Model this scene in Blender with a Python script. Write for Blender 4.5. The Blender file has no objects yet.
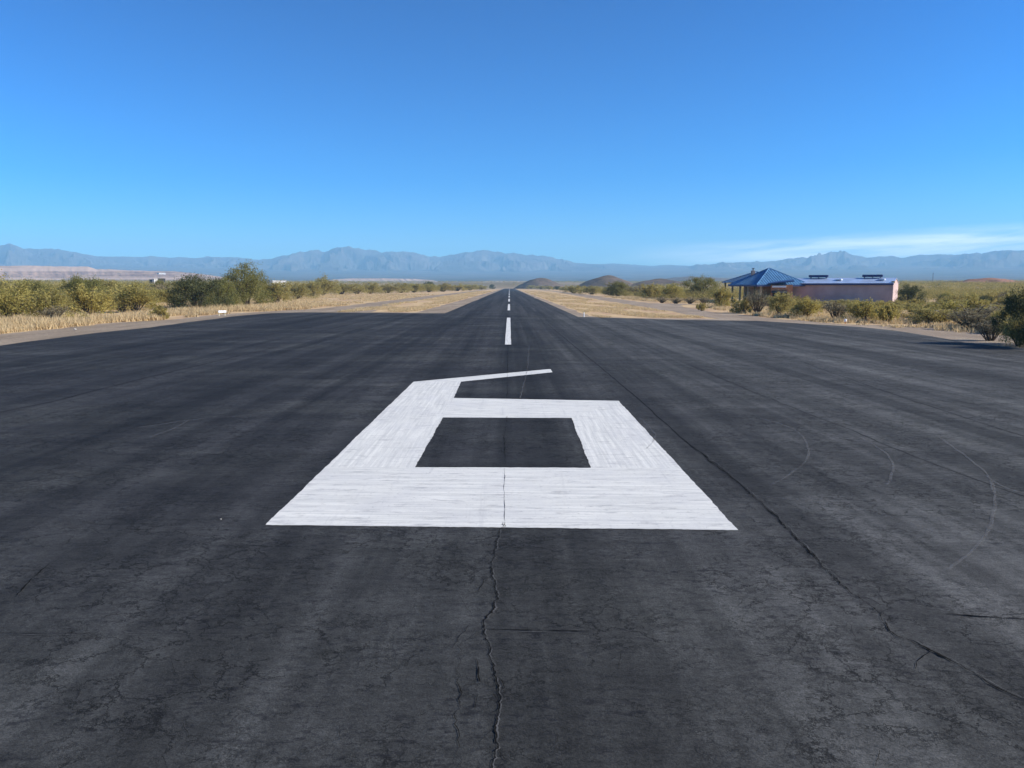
import bpy, bmesh, math, random
import numpy as np
from mathutils import Vector, noise

S = bpy.context.scene
C = S.collection
R = math.radians
RNG = np.random.default_rng(7)
random.seed(7)

# ------------------------------------------------------------------ camera
W, H, F = 1024, 768, 769.0
CAM_H, HORIZON = 3.2, 286.5
PITCH = math.atan((H/2-HORIZON)/F)
YAW = 0.0033
fwd = Vector((math.sin(YAW)*math.cos(PITCH), math.cos(YAW)*math.cos(PITCH), -math.sin(PITCH)))
rgt = Vector((math.cos(YAW), -math.sin(YAW), 0))
up = rgt.cross(fwd)
cam_d = bpy.data.cameras.new('camera')
cam_d.sensor_width = 36.0
cam_d.lens = 36.0*F/W
cam_d.clip_start, cam_d.clip_end = 0.1, 40000
cam = bpy.data.objects.new('camera', cam_d)
C.objects.link(cam)
cam.location = (0, 0, CAM_H)
cam.rotation_euler = (math.pi/2-PITCH, 0, -YAW)
S.camera = cam

def ray(px, py):
    return (fwd + rgt*((px-W/2)/F) + up*((H/2-py)/F))
def ground_at(px, py, z=0.0):
    d = ray(px, py)
    t = (z-CAM_H)/d.z
    return Vector((d.x*t, d.y*t, z))
def at_range(px, py, rng):
    d = ray(px, py)
    t = rng/math.hypot(d.x, d.y)
    return Vector((d.x*t, d.y*t, CAM_H+d.z*t))

# ------------------------------------------------------------------ helpers
def tag(o, label=None, cat=None, group=None, kind=None):
    if label: o['label'] = label
    if cat: o['category'] = cat
    if group: o['group'] = group
    if kind: o['kind'] = kind
    return o

def link(o, parent=None):
    C.objects.link(o)
    if parent: o.parent = parent
    return o

def empty(name, loc, rz=0.0, **k):
    o = bpy.data.objects.new(name, None)
    o.empty_display_size = 0.3
    o.location = loc
    o.rotation_euler = (0, 0, rz)
    link(o)
    return tag(o, **k)

def np_mesh(name, verts, faces, mats=None, smooth=False):
    """verts (N,3), faces (M,k)"""
    verts = np.asarray(verts, np.float32)
    faces = np.asarray(faces, np.int32)
    me = bpy.data.meshes.new(name)
    m, k = faces.shape
    me.vertices.add(len(verts)); me.vertices.foreach_set('co', verts.ravel())
    me.loops.add(m*k); me.loops.foreach_set('vertex_index', faces.ravel())
    me.polygons.add(m)
    me.polygons.foreach_set('loop_start', np.arange(0, m*k, k, dtype=np.int32))
    me.polygons.foreach_set('loop_total', np.full(m, k, np.int32))
    me.polygons.foreach_set('use_smooth', np.full(m, smooth, bool))
    me.update(calc_edges=True)
    for x in (mats or []): me.materials.append(x)
    return me

def mesh_obj(name, me, parent=None):
    return link(bpy.data.objects.new(name, me), parent)

class MB:
    def __init__(s): s.v, s.f = [], []
    def poly(s, pts):
        n = len(s.v); s.v += [tuple(p) for p in pts]; s.f.append(tuple(range(n, n+len(pts))))
    def box(s, x0, x1, y0, y1, z0, z1):
        n = len(s.v)
        s.v += [(x, y, z) for z in (z0, z1) for (x, y) in ((x0, y0), (x1, y0), (x1, y1), (x0, y1))]
        s.f += [tuple(n+i for i in q) for q in ((3,2,1,0),(4,5,6,7),(0,1,5,4),(1,2,6,5),(2,3,7,6),(3,0,4,7))]
    def prism(s, pts, d):
        """closed polygon pts extruded by vector d"""
        n = len(s.v); k = len(pts); d = Vector(d)
        s.v += [tuple(p) for p in pts] + [tuple(Vector(p)+d) for p in pts]
        s.f.append(tuple(range(n+k-1, n-1, -1))); s.f.append(tuple(range(n+k, n+2*k)))
        for i in range(k):
            j = (i+1) % k
            s.f.append((n+i, n+j, n+k+j, n+k+i))
    def tube(s, pts, radii, sides=5):
        n0 = len(s.v)
        for i, p in enumerate(pts):
            p = Vector(p)
            a = Vector(pts[max(0, i-1)]); b = Vector(pts[min(len(pts)-1, i+1)])
            t = (b-a).normalized()
            u = t.orthogonal().normalized(); w = t.cross(u)
            for k in range(sides):
                an = 2*math.pi*k/sides
                s.v.append(tuple(p+(u*math.cos(an)+w*math.sin(an))*radii[i]))
        for i in range(len(pts)-1):
            for k in range(sides):
                a = n0+i*sides+k; b = n0+i*sides+(k+1) % sides
                s.f.append((a, b, b+sides, a+sides))
    def mesh(s, name, m, bevel=0):
        me = bpy.data.meshes.new(name)
        me.from_pydata(s.v, [], s.f); me.update()
        bm = bmesh.new(); bm.from_mesh(me)
        bmesh.ops.recalc_face_normals(bm, faces=bm.faces)
        if bevel:
            bmesh.ops.bevel(bm, geom=bm.edges[:], offset=bevel, segments=1, affect='EDGES')
        bm.to_mesh(me); bm.free()
        me.materials.append(m)
        return me
    def build(s, name, m, parent=None, bevel=0):
        return mesh_obj(name, s.mesh(name, m, bevel), parent)

# ------------------------------------------------------------------ materials
class NT:
    def __init__(s, name):
        s.m = bpy.data.materials.new(name); s.m.use_nodes = True
        s.t = s.m.node_tree; s.t.nodes.clear()
        s.out = s.n('ShaderNodeOutputMaterial')
        s.b = s.n('ShaderNodeBsdfPrincipled')
        s.l(s.b.outputs[0], s.out.inputs[0])
    def n(s, t, **k):
        x = s.t.nodes.new(t)
        for a, v in k.items(): setattr(x, a, v)
        return x
    def l(s, a, b): s.t.links.new(a, b)
    def pos(s, sx=1, sy=1, sz=1, rz=0, obj=False):
        g = s.n('ShaderNodeNewGeometry') if not obj else s.n('ShaderNodeTexCoord')
        mp = s.n('ShaderNodeMapping')
        mp.inputs['Scale'].default_value = (sx, sy, sz)
        mp.inputs['Rotation'].default_value = (0, 0, rz)
        s.l(g.outputs['Position' if not obj else 'Object'], mp.inputs[0])
        return mp.outputs[0]
    def noise(s, vec, scale, detail=4, rough=.55, dist=0):
        x = s.n('ShaderNodeTexNoise'); x.inputs['Scale'].default_value = scale
        x.inputs['Detail'].default_value = detail; x.inputs['Roughness'].default_value = rough
        x.inputs['Distortion'].default_value = dist
        s.l(vec, x.inputs['Vector']); return x.outputs[0]
    def voro(s, vec, scale, feature='DISTANCE_TO_EDGE'):
        x = s.n('ShaderNodeTexVoronoi'); x.feature = feature
        x.inputs['Scale'].default_value = scale
        s.l(vec, x.inputs['Vector']); return x.outputs[0]
    def ramp(s, v, a, b, lo=0., hi=1.):
        x = s.n('ShaderNodeMapRange'); x.interpolation_type = 'SMOOTHSTEP'
        x.inputs['From Min'].default_value = a; x.inputs['From Max'].default_value = b
        x.inputs['To Min'].default_value = lo; x.inputs['To Max'].default_value = hi
        s.l(v, x.inputs[0]); return x.outputs[0]
    def math(s, op, a, b=None):
        x = s.n('ShaderNodeMath'); x.operation = op
        for i, v in enumerate((a, b)):
            if v is None: continue
            if isinstance(v, (int, float)): x.inputs[i].default_value = v
            else: s.l(v, x.inputs[i])
        return x.outputs[0]
    def mix(s, f, a, b, op='MIX'):
        x = s.n('ShaderNodeMix'); x.data_type = 'RGBA'; x.blend_type = op
        for sock, v in ((x.inputs[0], f), (x.inputs[6], a), (x.inputs[7], b)):
            if isinstance(v, (int, float)): sock.default_value = v
            elif isinstance(v, tuple): sock.default_value = (*v, 1)
            else: s.l(v, sock)
        return x.outputs[2]
    def bump(s, h, strength=.3, dist=.02):
        x = s.n('ShaderNodeBump'); x.inputs['Strength'].default_value = strength
        x.inputs['Distance'].default_value = dist
        s.l(h, x.inputs['Height']); s.l(x.outputs[0], s.b.inputs['Normal'])
    def fin(s, col, rough=.85, spec=.25):
        if isinstance(col, tuple): s.b.inputs['Base Color'].default_value = (*col, 1)
        else: s.l(col, s.b.inputs['Base Color'])
        s.b.inputs['Roughness'].default_value = rough
        s.b.inputs['Specular IOR Level'].default_value = spec
        return s.m

def simple(name, col, rough=.8, spec=.25, var=.25, scale=1.5, metal=0):
    t = NT(name)
    n = t.noise(t.pos(obj=True), scale, 5)
    d = tuple(c*(1-var) for c in col); e = tuple(min(1, c*(1+var)) for c in col)
    m = t.fin(t.mix(t.ramp(n, .3, .7), d, e), rough, spec)
    t.b.inputs['Metallic'].default_value = metal
    return m

def asphalt_material():
    t = NT('sealed_asphalt')
    p = t.pos()
    big = t.noise(p, .10, 5, .6)
    lanes = t.noise(t.pos(1.0, .012), .62, 5, .65)
    lanes2 = t.noise(t.pos(1.0, .03, 1, R(7)), 1.9, 4, .6)
    swirl = t.noise(t.pos(.30, 1.0, 1, R(-24)), .34, 5, .62, .8)
    cross = t.noise(t.pos(.16, 1.4), .9, 6, .72, .5)
    fine_cross = t.noise(t.pos(.45, 4.0), 3.0, 6, .75, .3)
    blotch = t.noise(p, 1.3, 8, .78)
    grain = t.noise(p, 60, 3, .8)
    mid = t.noise(t.pos(.8, 1.4), 14, 6, .8)
    speck = t.noise(p, 9, 6, .75)
    x = t.n('ShaderNodeSeparateXYZ'); t.l(p, x.inputs[0])
    # older, paler and more worn sealcoat towards the right side of the pavement and beyond the apron
    old = t.ramp(t.math('ADD', x.outputs[0], t.math('MULTIPLY', t.math('SUBTRACT', big, .5), 12)), -1.5, 9)
    worn = t.ramp(t.math('ADD', x.outputs[1], t.math('MULTIPLY', t.math('SUBTRACT', t.noise(p, .5, 6, .65), .5), 5)), 11.5, 5.5)
    far = t.ramp(x.outputs[1], 84, 92)
    base = t.mix(old, (.0275, .0278, .0284), (.0650, .0658, .0635))
    base = t.mix(t.math('MULTIPLY', far, .6), base, (.040, .040, .041))
    base = t.mix(t.math('MULTIPLY', worn, .75), base, t.mix(old, (.0485, .0495, .0475), (.0930, .0922, .0880)))
    warm = t.ramp(t.noise(t.pos(.6, .9), .22, 5, .6), .45, .66)
    base = t.mix(t.math('MULTIPLY', warm, .6), base, (.050, .0510, .0475))
    def mul(k, n, a, b, lo, hi):
        return t.mix(1.0, k, t.mix(t.ramp(n, a, b), (lo, lo, lo), (hi, hi, hi)), 'MULTIPLY')
    k = mul(base, lanes, .34, .66, .62, 1.42)
    k = mul(k, lanes2, .34, .66, .84, 1.16)
    k = mul(k, swirl, .36, .66, .84, 1.12)
    k = t.mix(worn, mul(mul(k, cross, .34, .66, .87, 1.10), fine_cross, .32, .68, .84, 1.14), mul(k, fine_cross, .32, .68, .93, 1.06))
    k = mul(k, blotch, .32, .68, .80, 1.16)
    k = mul(k, mid, .28, .72, .74, 1.26)
    k = mul(k, grain, .25, .75, .62, 1.42)
    # black flecks where the sealer pooled in the worn texture, in drifting patches
    patch = t.ramp(t.noise(t.pos(.5, 1.3), .55, 5, .65), .40, .56)
    fleck = t.ramp(t.noise(t.pos(2.2, 4.4), 2.6, 8, .80), .52, .585)
    k = t.mix(t.math('MULTIPLY', t.math('MULTIPLY', patch, fleck), .62), k, (.008, .008, .011))
    # hairline crazing
    wob = t.n('ShaderNodeVectorMath'); wob.operation = 'ADD'
    nz = t.n('ShaderNodeTexNoise'); nz.inputs['Scale'].default_value = 2.6; nz.inputs['Detail'].default_value = 8; nz.inputs['Roughness'].default_value = .7
    t.l(p, nz.inputs['Vector'])
    sc = t.n('ShaderNodeVectorMath'); sc.operation = 'SCALE'; sc.inputs['Scale'].default_value = .8
    t.l(nz.outputs['Color'], sc.inputs[0]); t.l(p, wob.inputs[0]); t.l(sc.outputs[0], wob.inputs[1])
    v1 = t.voro(wob.outputs[0], 1.9); v2 = t.voro(wob.outputs[0], 5.5)
    c1 = t.ramp(v1, .005, .030, 1, 0); c2 = t.ramp(v2, .012, .060, 1, 0)
    m1 = t.ramp(t.noise(p, .42, 6, .7), .47, .56); m2 = t.ramp(t.noise(p, .8, 6, .75), .48, .58)
    craze = t.math('MAXIMUM', t.math('MULTIPLY', c1, m1), t.math('MULTIPLY', t.math('MULTIPLY', c2, m2), .7))
    k = t.mix(t.math('MULTIPLY', craze, .85), k, (.007, .007, .007))
    hgt = t.math('SUBTRACT', t.math('ADD', t.math('MULTIPLY', grain, .6), t.math('ADD', t.math('MULTIPLY', mid, .8), t.math('MULTIPLY', speck, .6))), t.math('MULTIPLY', craze, .9))
    t.bump(hgt, .7, .014)
    return t.fin(k, .85, .12)

def paint_material(name='runway_paint', a=(.49, .49, .46), b=(.69, .68, .625)):
    """u runs along the brush stroke"""
    t = NT(name)
    uv = t.n('ShaderNodeUVMap'); uv.uv_map = 'stroke'
    mp = t.n('ShaderNodeMapping'); mp.inputs['Scale'].default_value = (.30, 9.0, 1)
    t.l(uv.outputs[0], mp.inputs[0])
    st = t.noise(mp.outputs[0], 1.5, 6, .7)
    p = t.pos()
    blot = t.noise(p, .9, 5, .6); grain = t.noise(p, 30, 4, .7)
    wear = t.noise(t.pos(.8, 3.0), 2.2, 7, .78)
    c = t.mix(t.ramp(st, .30, .70), a, b)
    c = t.mix(t.math('MULTIPLY', t.ramp(blot, .42, .70), .35), c, (.47, .47, .47))
    c = t.mix(t.math('MULTIPLY', t.ramp(wear, .52, .66), .55), c, (.26, .26, .265))
    scuff = t.noise(t.pos(6.0, .25, 1, R(12)), .8, 6, .7)
    c = t.mix(t.math('MULTIPLY', t.ramp(scuff, .55, .72), .30), c, (.33, .33, .34))
    pit = t.noise(p, 16, 7, .85)
    c = t.mix(t.math('MULTIPLY', t.ramp(pit, .57, .66), .6), c, (.14, .14, .145))
    c = t.mix(t.math('MULTIPLY', t.ramp(grain, .54, .74), .25), c, (.40, .41, .43))
    t.bump(t.math('ADD', t.math('MULTIPLY', grain, .5), st), .4, .01)
    return t.fin(c, .75, .12)

def ground_material():
    t = NT('desert_soil')
    p = t.pos()
    n1 = t.noise(p, .07, 6, .65); n2 = t.noise(p, .9, 6, .7); n3 = t.noise(t.pos(.8, .10), .5, 5, .6)
    n4 = t.noise(p, 5, 5, .7); n5 = t.noise(p, .004, 5, .6)
    soil = t.mix(t.ramp(n1, .35, .65), (.36, .225, .135), (.43, .295, .185))
    straw = t.mix(t.ramp(n2, .35, .65), (.42, .30, .155), (.58, .43, .24))
    c = t.mix(t.ramp(t.math('ADD', t.math('MULTIPLY', n2, .5), t.math('MULTIPLY', n3, .5)), .42, .55), soil, straw)
    c = t.mix(t.math('MULTIPLY', t.ramp(n4, .58, .75), .5), c, (.13, .085, .05))
    # beyond the airfield the plain is covered in scrub and bare flats
    x = t.n('ShaderNodeSeparateXYZ'); t.l(p, x.inputs[0])
    ln = t.n('ShaderNodeVectorMath'); ln.operation = 'LENGTH'; t.l(p, ln.inputs[0])
    far = t.ramp(ln.outputs['Value'], 500, 1500)
    plain = t.mix(t.ramp(n5, .4, .62), (.16, .125, .065), (.25, .19, .125))
    c = t.mix(far, c, plain)
    flats = t.mix(t.ramp(n5, .4, .62), (.050, .047, .036), (.105, .085, .066))
    c = t.mix(t.ramp(ln.outputs['Value'], 1800, 3600), c, flats)
    t.bump(t.math('ADD', n2, t.math('MULTIPLY', n4, .5)), .6, .08)
    return t.fin(c, .95, .1)

def gravel_material(name, a, b):
    t = NT(name)
    p = t.pos()
    n1 = t.noise(t.pos(1, .25), .35, 5, .6); n2 = t.noise(p, 3.5, 6, .75); n3 = t.noise(p, 20, 3, .7)
    c = t.mix(t.ramp(n1, .35, .65), a, b)
    c = t.mix(1.0, c, t.mix(t.ramp(n2, .3, .7), (.78, .78, .78), (1.2, 1.2, 1.2)), 'MULTIPLY')
    c = t.mix(1.0, c, t.mix(t.ramp(n3, .3, .7), (.8, .8, .8), (1.2, 1.2, 1.2)), 'MULTIPLY')
    t.bump(t.math('ADD', n2, n3), .7, .04)
    return t.fin(c, .95, .15)

def leaf_material(name, a, b, c, trans=.25):
    """three leaf tones; every leaf and every plant gets its own mix of them"""
    t = NT(name)
    g = t.n('ShaderNodeNewGeometry'); o = t.n('ShaderNodeObjectInfo')
    k = t.mix(g.outputs['Random Per Island'], a, b)
    k = t.mix(t.math('MULTIPLY', o.outputs['Random'], .75), k, c)
    t.fin(k, .75, .2)
    tr = t.n('ShaderNodeBsdfTranslucent'); t.l(k, tr.inputs[0])
    ms = t.n('ShaderNodeMixShader'); ms.inputs[0].default_value = trans
    t.l(t.b.outputs[0], ms.inputs[1]); t.l(tr.outputs[0], ms.inputs[2]); t.l(ms.outputs[0], t.out.inputs[0])
    return t.m

def rock_material(name, a, b, c, scale, band=None):
    t = NT(name)
    p = t.pos()
    n1 = t.noise(p, scale, 7, .65); n2 = t.noise(p, scale*6, 6, .7)
    k = t.mix(t.ramp(n1, .38, .62), a, b)
    k = t.mix(t.math('MULTIPLY', t.ramp(n2, .45, .65), .7), k, c)
    if band:
        z = t.noise(t.pos(.0006, .0006, band), 1, 4, .6)
        k = t.mix(t.math('MULTIPLY', t.ramp(z, .48, .60), .75), k, (.42, .31, .245))
    t.bump(n2, .5, 1/scale*.02)
    return t.fin(k, .95, .05)

M = {}
M['asphalt'] = asphalt_material()
M['paint'] = paint_material()
M['soil'] = ground_material()
M['gravel'] = gravel_material('grey_gravel', (.220, .172, .120), (.300, .240, .175))
M['track'] = gravel_material('track_gravel', (.240, .187, .135), (.315, .252, .185))
M['crack'] = simple('crack_tar', (.013, .0128, .0125), .95, 0.0)
M['crack_lit_edge'] = simple('crack_lit_edge', (.066, .066, .066), .9, .1, .5, 6)  # paler tone painted as the light-catching edge of a crack
M['seam'] = simple('seam', (.014, .014, .015), .9, .05, .4, 4)
M['olive'] = leaf_material('olive_leaf', (.29, .252, .066), (.47, .392, .122), (.33, .280, .110), .48)
M['yellow'] = leaf_material('yellow_leaf', (.31, .260, .065), (.46, .375, .115), (.35, .280, .10), .45)
M['mesquite'] = leaf_material('mesquite_leaf', (.135, .140, .036), (.265, .240, .070), (.20, .18, .06), .42)
M['dark'] = leaf_material('dark_leaf', (.050, .062, .022), (.120, .120, .045), (.085, .088, .036), .25)
M['grey'] = leaf_material('grey_twig_leaf', (.21, .180, .110), (.33, .275, .170), (.27, .225, .12), .25)
M['grass'] = leaf_material('dry_grass', (.49, .365, .190), (.68, .535, .315), (.54, .41, .230), .4)
M['scrub'] = leaf_material('far_scrub', (.25, .210, .065), (.42, .335, .115), (.15, .14, .06), .4)
_m = M['scrub'].node_tree
_at = _m.nodes.new('ShaderNodeAttribute'); _at.attribute_name = 'plant_tone'
_rp = _m.nodes.new('ShaderNodeValToRGB'); _e = _rp.color_ramp.elements
_e[0].color = (.085, .092, .032, 1); _e[1].color = (.42, .335, .115, 1)
for _p, _c in ((.16, (.10, .105, .036, 1)), (.24, (.23, .200, .065, 1)), (.62, (.34, .285, .09, 1)), (.86, (.40, .31, .105, 1))):
    _x = _e.new(_p); _x.color = _c
_m.links.new(_at.outputs['Fac'], _rp.inputs[0])
for _n in _m.nodes:
    if _n.type == 'BSDF_PRINCIPLED': _m.links.new(_rp.outputs[0], _n.inputs['Base Color'])
    if _n.type == 'BSDF_TRANSLUCENT': _m.links.new(_rp.outputs[0], _n.inputs[0])
M['bark'] = simple('bark', (.075, .058, .045), .95, .1, .4, 6)
M['mountain'] = rock_material('mountain_rock', (.060, .054, .050), (.110, .094, .082), (.042, .042, .038), .0022)
M['hill'] = rock_material('hill_rock', (.085, .062, .050), (.150, .108, .080), (.055, .052, .032), .03)
M['red'] = rock_material('red_earth', (.27, .125, .075), (.33, .175, .115), (.13, .085, .055), .08)
M['tailings'] = rock_material('tailings', (.200, .122, .088), (.330, .218, .152), (.095, .068, .070), .014, .075)
M['pale'] = rock_material('pale_tailings', (.36, .27, .225), (.44, .34, .29), (.25, .20, .16), .02)
M['roof_blue'] = None

# ------------------------------------------------------------------ terrain height
def sstep(a, b, x):
    t = np.clip((x-a)/(b-a), 0, 1); return t*t*(3-2*t)
def gz(x, y):
    x = np.asarray(x, float); y = np.asarray(y, float)
    r = np.hypot(x, y)
    w = np.maximum(sstep(70, 220, np.abs(x)), sstep(1180, 1500, np.abs(y)))
    base = .0078*np.maximum(0, r-150) + 4.2e-6*np.maximum(0, r-2500)**2
    und = .8*np.sin(x*.013+1.3)*np.sin(y*.011) + .4*np.sin(x*.037)*np.sin(y*.029+2)
    return w*base + w*np.minimum(1, r/400)*und*.5

ang = np.concatenate([np.arange(-180, -46, 6), np.arange(-46, 46, .5), np.arange(46, 180, 6)])
rings = np.concatenate([[0.0], np.geomspace(3, 8200, 120)])
A, RR = np.meshgrid(np.radians(ang), rings[1:])
X = np.sin(A)*RR; Y = np.cos(A)*RR
vs = np.stack([X, Y, gz(X, Y)], -1).reshape(-1, 3)
na = len(ang); nr = len(rings)-1
ii, jj = np.meshgrid(np.arange(nr-1), np.arange(na), indexing='ij')
j2 = (jj+1) % na
fs = np.stack([ii*na+jj, ii*na+j2, (ii+1)*na+j2, (ii+1)*na+jj], -1).reshape(-1, 4)[:, ::-1]
n0 = len(vs); vs = np.vstack([vs, [[0, 0, 0]]])
gm = np_mesh('ground', vs, fs, [M['soil']], True)
bm = bmesh.new(); bm.from_mesh(gm); bm.verts.ensure_lookup_table()
for k in range(na): bm.faces.new((bm.verts[n0], bm.verts[k], bm.verts[(k+1) % na])).smooth = True
bmesh.ops.recalc_face_normals(bm, faces=bm.faces)
bm.to_mesh(gm); bm.free()
tag(mesh_obj('ground', gm), 'dry tan desert plain of soil and straw', kind='structure')

# ------------------------------------------------------------------ flat sheets drawn from plan outlines
def rough_line(pts, step=2.0, amp=.12, seed=0):
    """subdivide a plan polyline, with a ragged edge"""
    out = []
    for i in range(len(pts)-1):
        a, b = Vector(pts[i][:2]), Vector(pts[i+1][:2])
        n = max(1, min(60, int((b-a).length/step)))
        d = (b-a).normalized() if (b-a).length > 0 else Vector((1, 0)); nrm = Vector((-d.y, d.x))
        for k in range(n):
            p = a.lerp(b, k/n)
            o = noise.noise(Vector((p.x*.5, p.y*.5, seed)))*amp*2 + noise.noise(Vector((p.x*.11, p.y*.11, seed+9)))*amp*2
            out.append(p+nrm*(o if k or i else 0))
    out.append(Vector(pts[-1][:2]))
    return out
def sheet(name, loop, z, m, thick=0.0, label=None):
    bm = bmesh.new()
    vv = [bm.verts.new((p[0], p[1], z)) for p in loop]
    f = bm.faces.new(vv)
    bmesh.ops.triangulate(bm, faces=[f])
    bmesh.ops.recalc_face_normals(bm, faces=bm.faces)
    if bm.faces[:] and sum(f.normal.z for f in bm.faces) < 0:
        bmesh.ops.reverse_faces(bm, faces=bm.faces)
    if thick:
        e = [x for x in bm.edges if x.is_boundary]
        r = bmesh.ops.extrude_edge_only(bm, edges=e)
        for v in r['geom']:
            if isinstance(v, bmesh.types.BMVert): v.co.z -= thick
    me = bpy.data.meshes.new(name); bm.to_mesh(me); bm.free()
    me.materials.append(m)
    o = mesh_obj(name, me)
    return tag(o, label, kind='structure')
def G(pts): return [ground_at(*p) for p in pts]

RW_END = 1230.0
HALF_L, HALF_R = 7.7, 7.2
left_edge = [(-24, -14), (-26.5, 20)] + [tuple(p[:2]) for p in G([(0, 346.2), (50, 339.3), (98, 333.2), (150, 327.8), (199, 321.3), (238, 316.2), (258, 314.4), (277, 313.2), (305, 312.6)])]
top_l = G([(445, 313.6)])[0]; top_l = (-HALF_L, top_l.y)
top_r = G([(577, 317.2)])[0]; top_r = (HALF_R, top_r.y)
right_edge = [tuple(p[:2]) for p in G([(680, 320.2), (757, 321.2), (797, 323.6), (860, 327.5), (894, 331), (930, 336.6), (966, 343.2), (1024, 350.2)])] + [(25.5, 22), (23, -14)]
loop = (rough_line(left_edge, 2, .12, 1) + rough_line([left_edge[-1], top_l], 2, .25, 2)[1:] + rough_line([top_l, (-HALF_L, RW_END)], 3, .08, 3)[1:]
        + [(HALF_R, RW_END)] + rough_line([(HALF_R, RW_END), top_r], 3, .08, 4)[1:] + rough_line([top_r]+right_edge, 2, .12, 5)[1:])
Z_A = .040
runway = sheet('runway', loop, Z_A, M['asphalt'], .06, 'dark sealed asphalt runway with wide turnaround apron')

# gravel shoulders under and round the asphalt
gl = rough_line([(-30, -20), (-31, 20)] + [tuple(p[:2]) for p in G([(0, 334.6), (39, 330.5), (78, 327), (117, 323), (166, 319.6), (218, 314.6), (287, 310.4), (316, 309)])], 2, .5, 11)
gl_end = gl[-1]
gl += rough_line([gl_end, (-27.2, 150), (-28, 260), (-27, 420), (-27, 1200)], 4, .35, 12)[1:]
gl += rough_line([(-22.6, 1200), (-22.3, 420), (-21.8, 200), (-20.2, 120), (-17.5, 101)], 4, .4, 13)
gl += rough_line([(-17.5, 97.5), (-11.6, 95.5)], 1, .2, 14) + rough_line([(-11.5, 120), (-11.0, 300), (-9.6, 1200)], 4, .3, 15) + [(0, 1200), (0, -20)]
sheet('gravel_shoulder', gl, .012, M['gravel'], 0, 'grey gravel shoulder and track along the runway')
gr = [(0.0, -20), (0.0, 1200)] + rough_line([(8.2, 1200), (8.6, 300), (8.7, 84)], 4, .25, 21) + rough_line([(12, 78.5), (21, 77)], 1, .2, 22)
gr += rough_line([(20.4, 84), (21.2, 120), (22.0, 190), (25.0, 330), (28, 520), (29, 1200)], 4, .4, 23)
gr += rough_line([(34, 1200), (33, 520), (31, 330), (27.6, 190), (27.0, 148), (31, 143), (44, 150), (44, 145), (30.5, 136), (27.0, 122), (25.9, 100), (26.4, 82)] + [tuple(p[:2]) for p in G([(797, 320.4), (840, 324.4), (894, 325.6), (939, 328), (984, 331.5)])] + [(33.5, 45), (31, 20), (29, -20)], 3, .5, 24)
sheet('gravel_road', gr, .016, M['track'], 0, 'grey brown gravel road curving beside the runway')

# ------------------------------------------------------------------ painted marks
Z_P = Z_A+.005
P6 = dict(BL=(265.6, 524.8), LT=(413.6, 381.7), AT=(550.3, 369.0), AE=(552.7, 372.2), AN=(461, 381.6), NB=(453.6, 397.9), RT=(618.6, 400.8),
          BR=(738.3, 529.9), H1=(442.9, 417.4), H2=(571.3, 417.9), H3=(590.8, 467.7), H4=(415, 467.2), L1=(324.9, 467.4), R1=(680.6, 467.7))
bm = bmesh.new(); uvl = bm.loops.layers.uv.new('stroke')
edge_cache = {}
vcache = {k: bm.verts.new(ground_at(*p, z=Z_P)) for k, p in P6.items()}
def seg(a, b):
    if (a, b) in edge_cache: return edge_cache[(a, b)]
    if (b, a) in edge_cache: return edge_cache[(b, a)][::-1]
    p, q = vcache[a].co, vcache[b].co; n = max(2, int((q-p).length/.05)); d = (q-p).normalized(); nr_ = Vector((-d.y, d.x, 0))
    r = []
    for k in range(1, n):
        x = p.lerp(q, k/n)
        r.append(bm.verts.new(x+nr_*(noise.noise(x*1.1)*.014+noise.noise(x*6)*.010+noise.noise(x*17)*.012)))
    edge_cache[(a, b)] = r
    return r
for ids, along in ((('LT', 'AN', 'AE', 'AT'), ('LT', 'AT')), (('L1', 'H4', 'H1', 'NB', 'AN', 'LT'), ('L1', 'LT')), (('NB', 'H1', 'H2', 'RT'), ('NB', 'RT')),
                   (('RT', 'H2', 'H3', 'R1'), ('R1', 'RT')), (('BL', 'BR', 'R1', 'H3', 'H4', 'L1'), ('BL', 'BR'))):
    lp = []
    for k in range(len(ids)):
        a, b = ids[k], ids[(k+1) % len(ids)]
        lp.append(vcache[a]); lp += seg(a, b)
    f = bm.faces.new(lp)
    d = (vcache[along[1]].co-vcache[along[0]].co).normalized(); nn = Vector((-d.y, d.x, 0))
    for l in f.loops: l[uvl].uv = (l.vert.co.dot(d), l.vert.co.dot(nn)+ord(along[0][0])*.37)
for f in bm.faces:
    f.normal_update()
    if f.normal.z < 0: f.normal_flip()
bmesh.ops.triangulate(bm, faces=bm.faces[:])
me = bpy.data.meshes.new('painted_number'); bm.to_mesh(me); bm.free(); me.materials.append(M['paint'])
o = mesh_obj('painted_number', me, runway)
tag(o, 'large angular white numeral 6 painted on the asphalt')

def ribbon_mesh(name, lines, z, m, uv=False):
    """lines: list of (pts, widths)"""
    v, f = [], []
    for pts, wid in lines:
        n0 = len(v)
        for i, p in enumerate(pts):
            a = pts[max(0, i-1)]; b = pts[min(len(pts)-1, i+1)]
            d = Vector((b[0]-a[0], b[1]-a[1]))
            d = d.normalized() if d.length > 0 else Vector((1, 0)); nn = Vector((-d.y, d.x))
            v.append((p[0]+nn.x*wid[i]/2, p[1]+nn.y*wid[i]/2, z)); v.append((p[0]-nn.x*wid[i]/2, p[1]-nn.y*wid[i]/2, z))
        for i in range(len(pts)-1):
            k = n0+2*i; f.append((k+1, k+3, k+2, k))
    me = np_mesh(name, v, f, [m])
    if uv:
        u = me.uv_layers.new(name='stroke')
        for l in me.loops:
            c = me.vertices[l.vertex_index].co; u.data[l.index].uv = (c.y, c.x)
    return me

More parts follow.
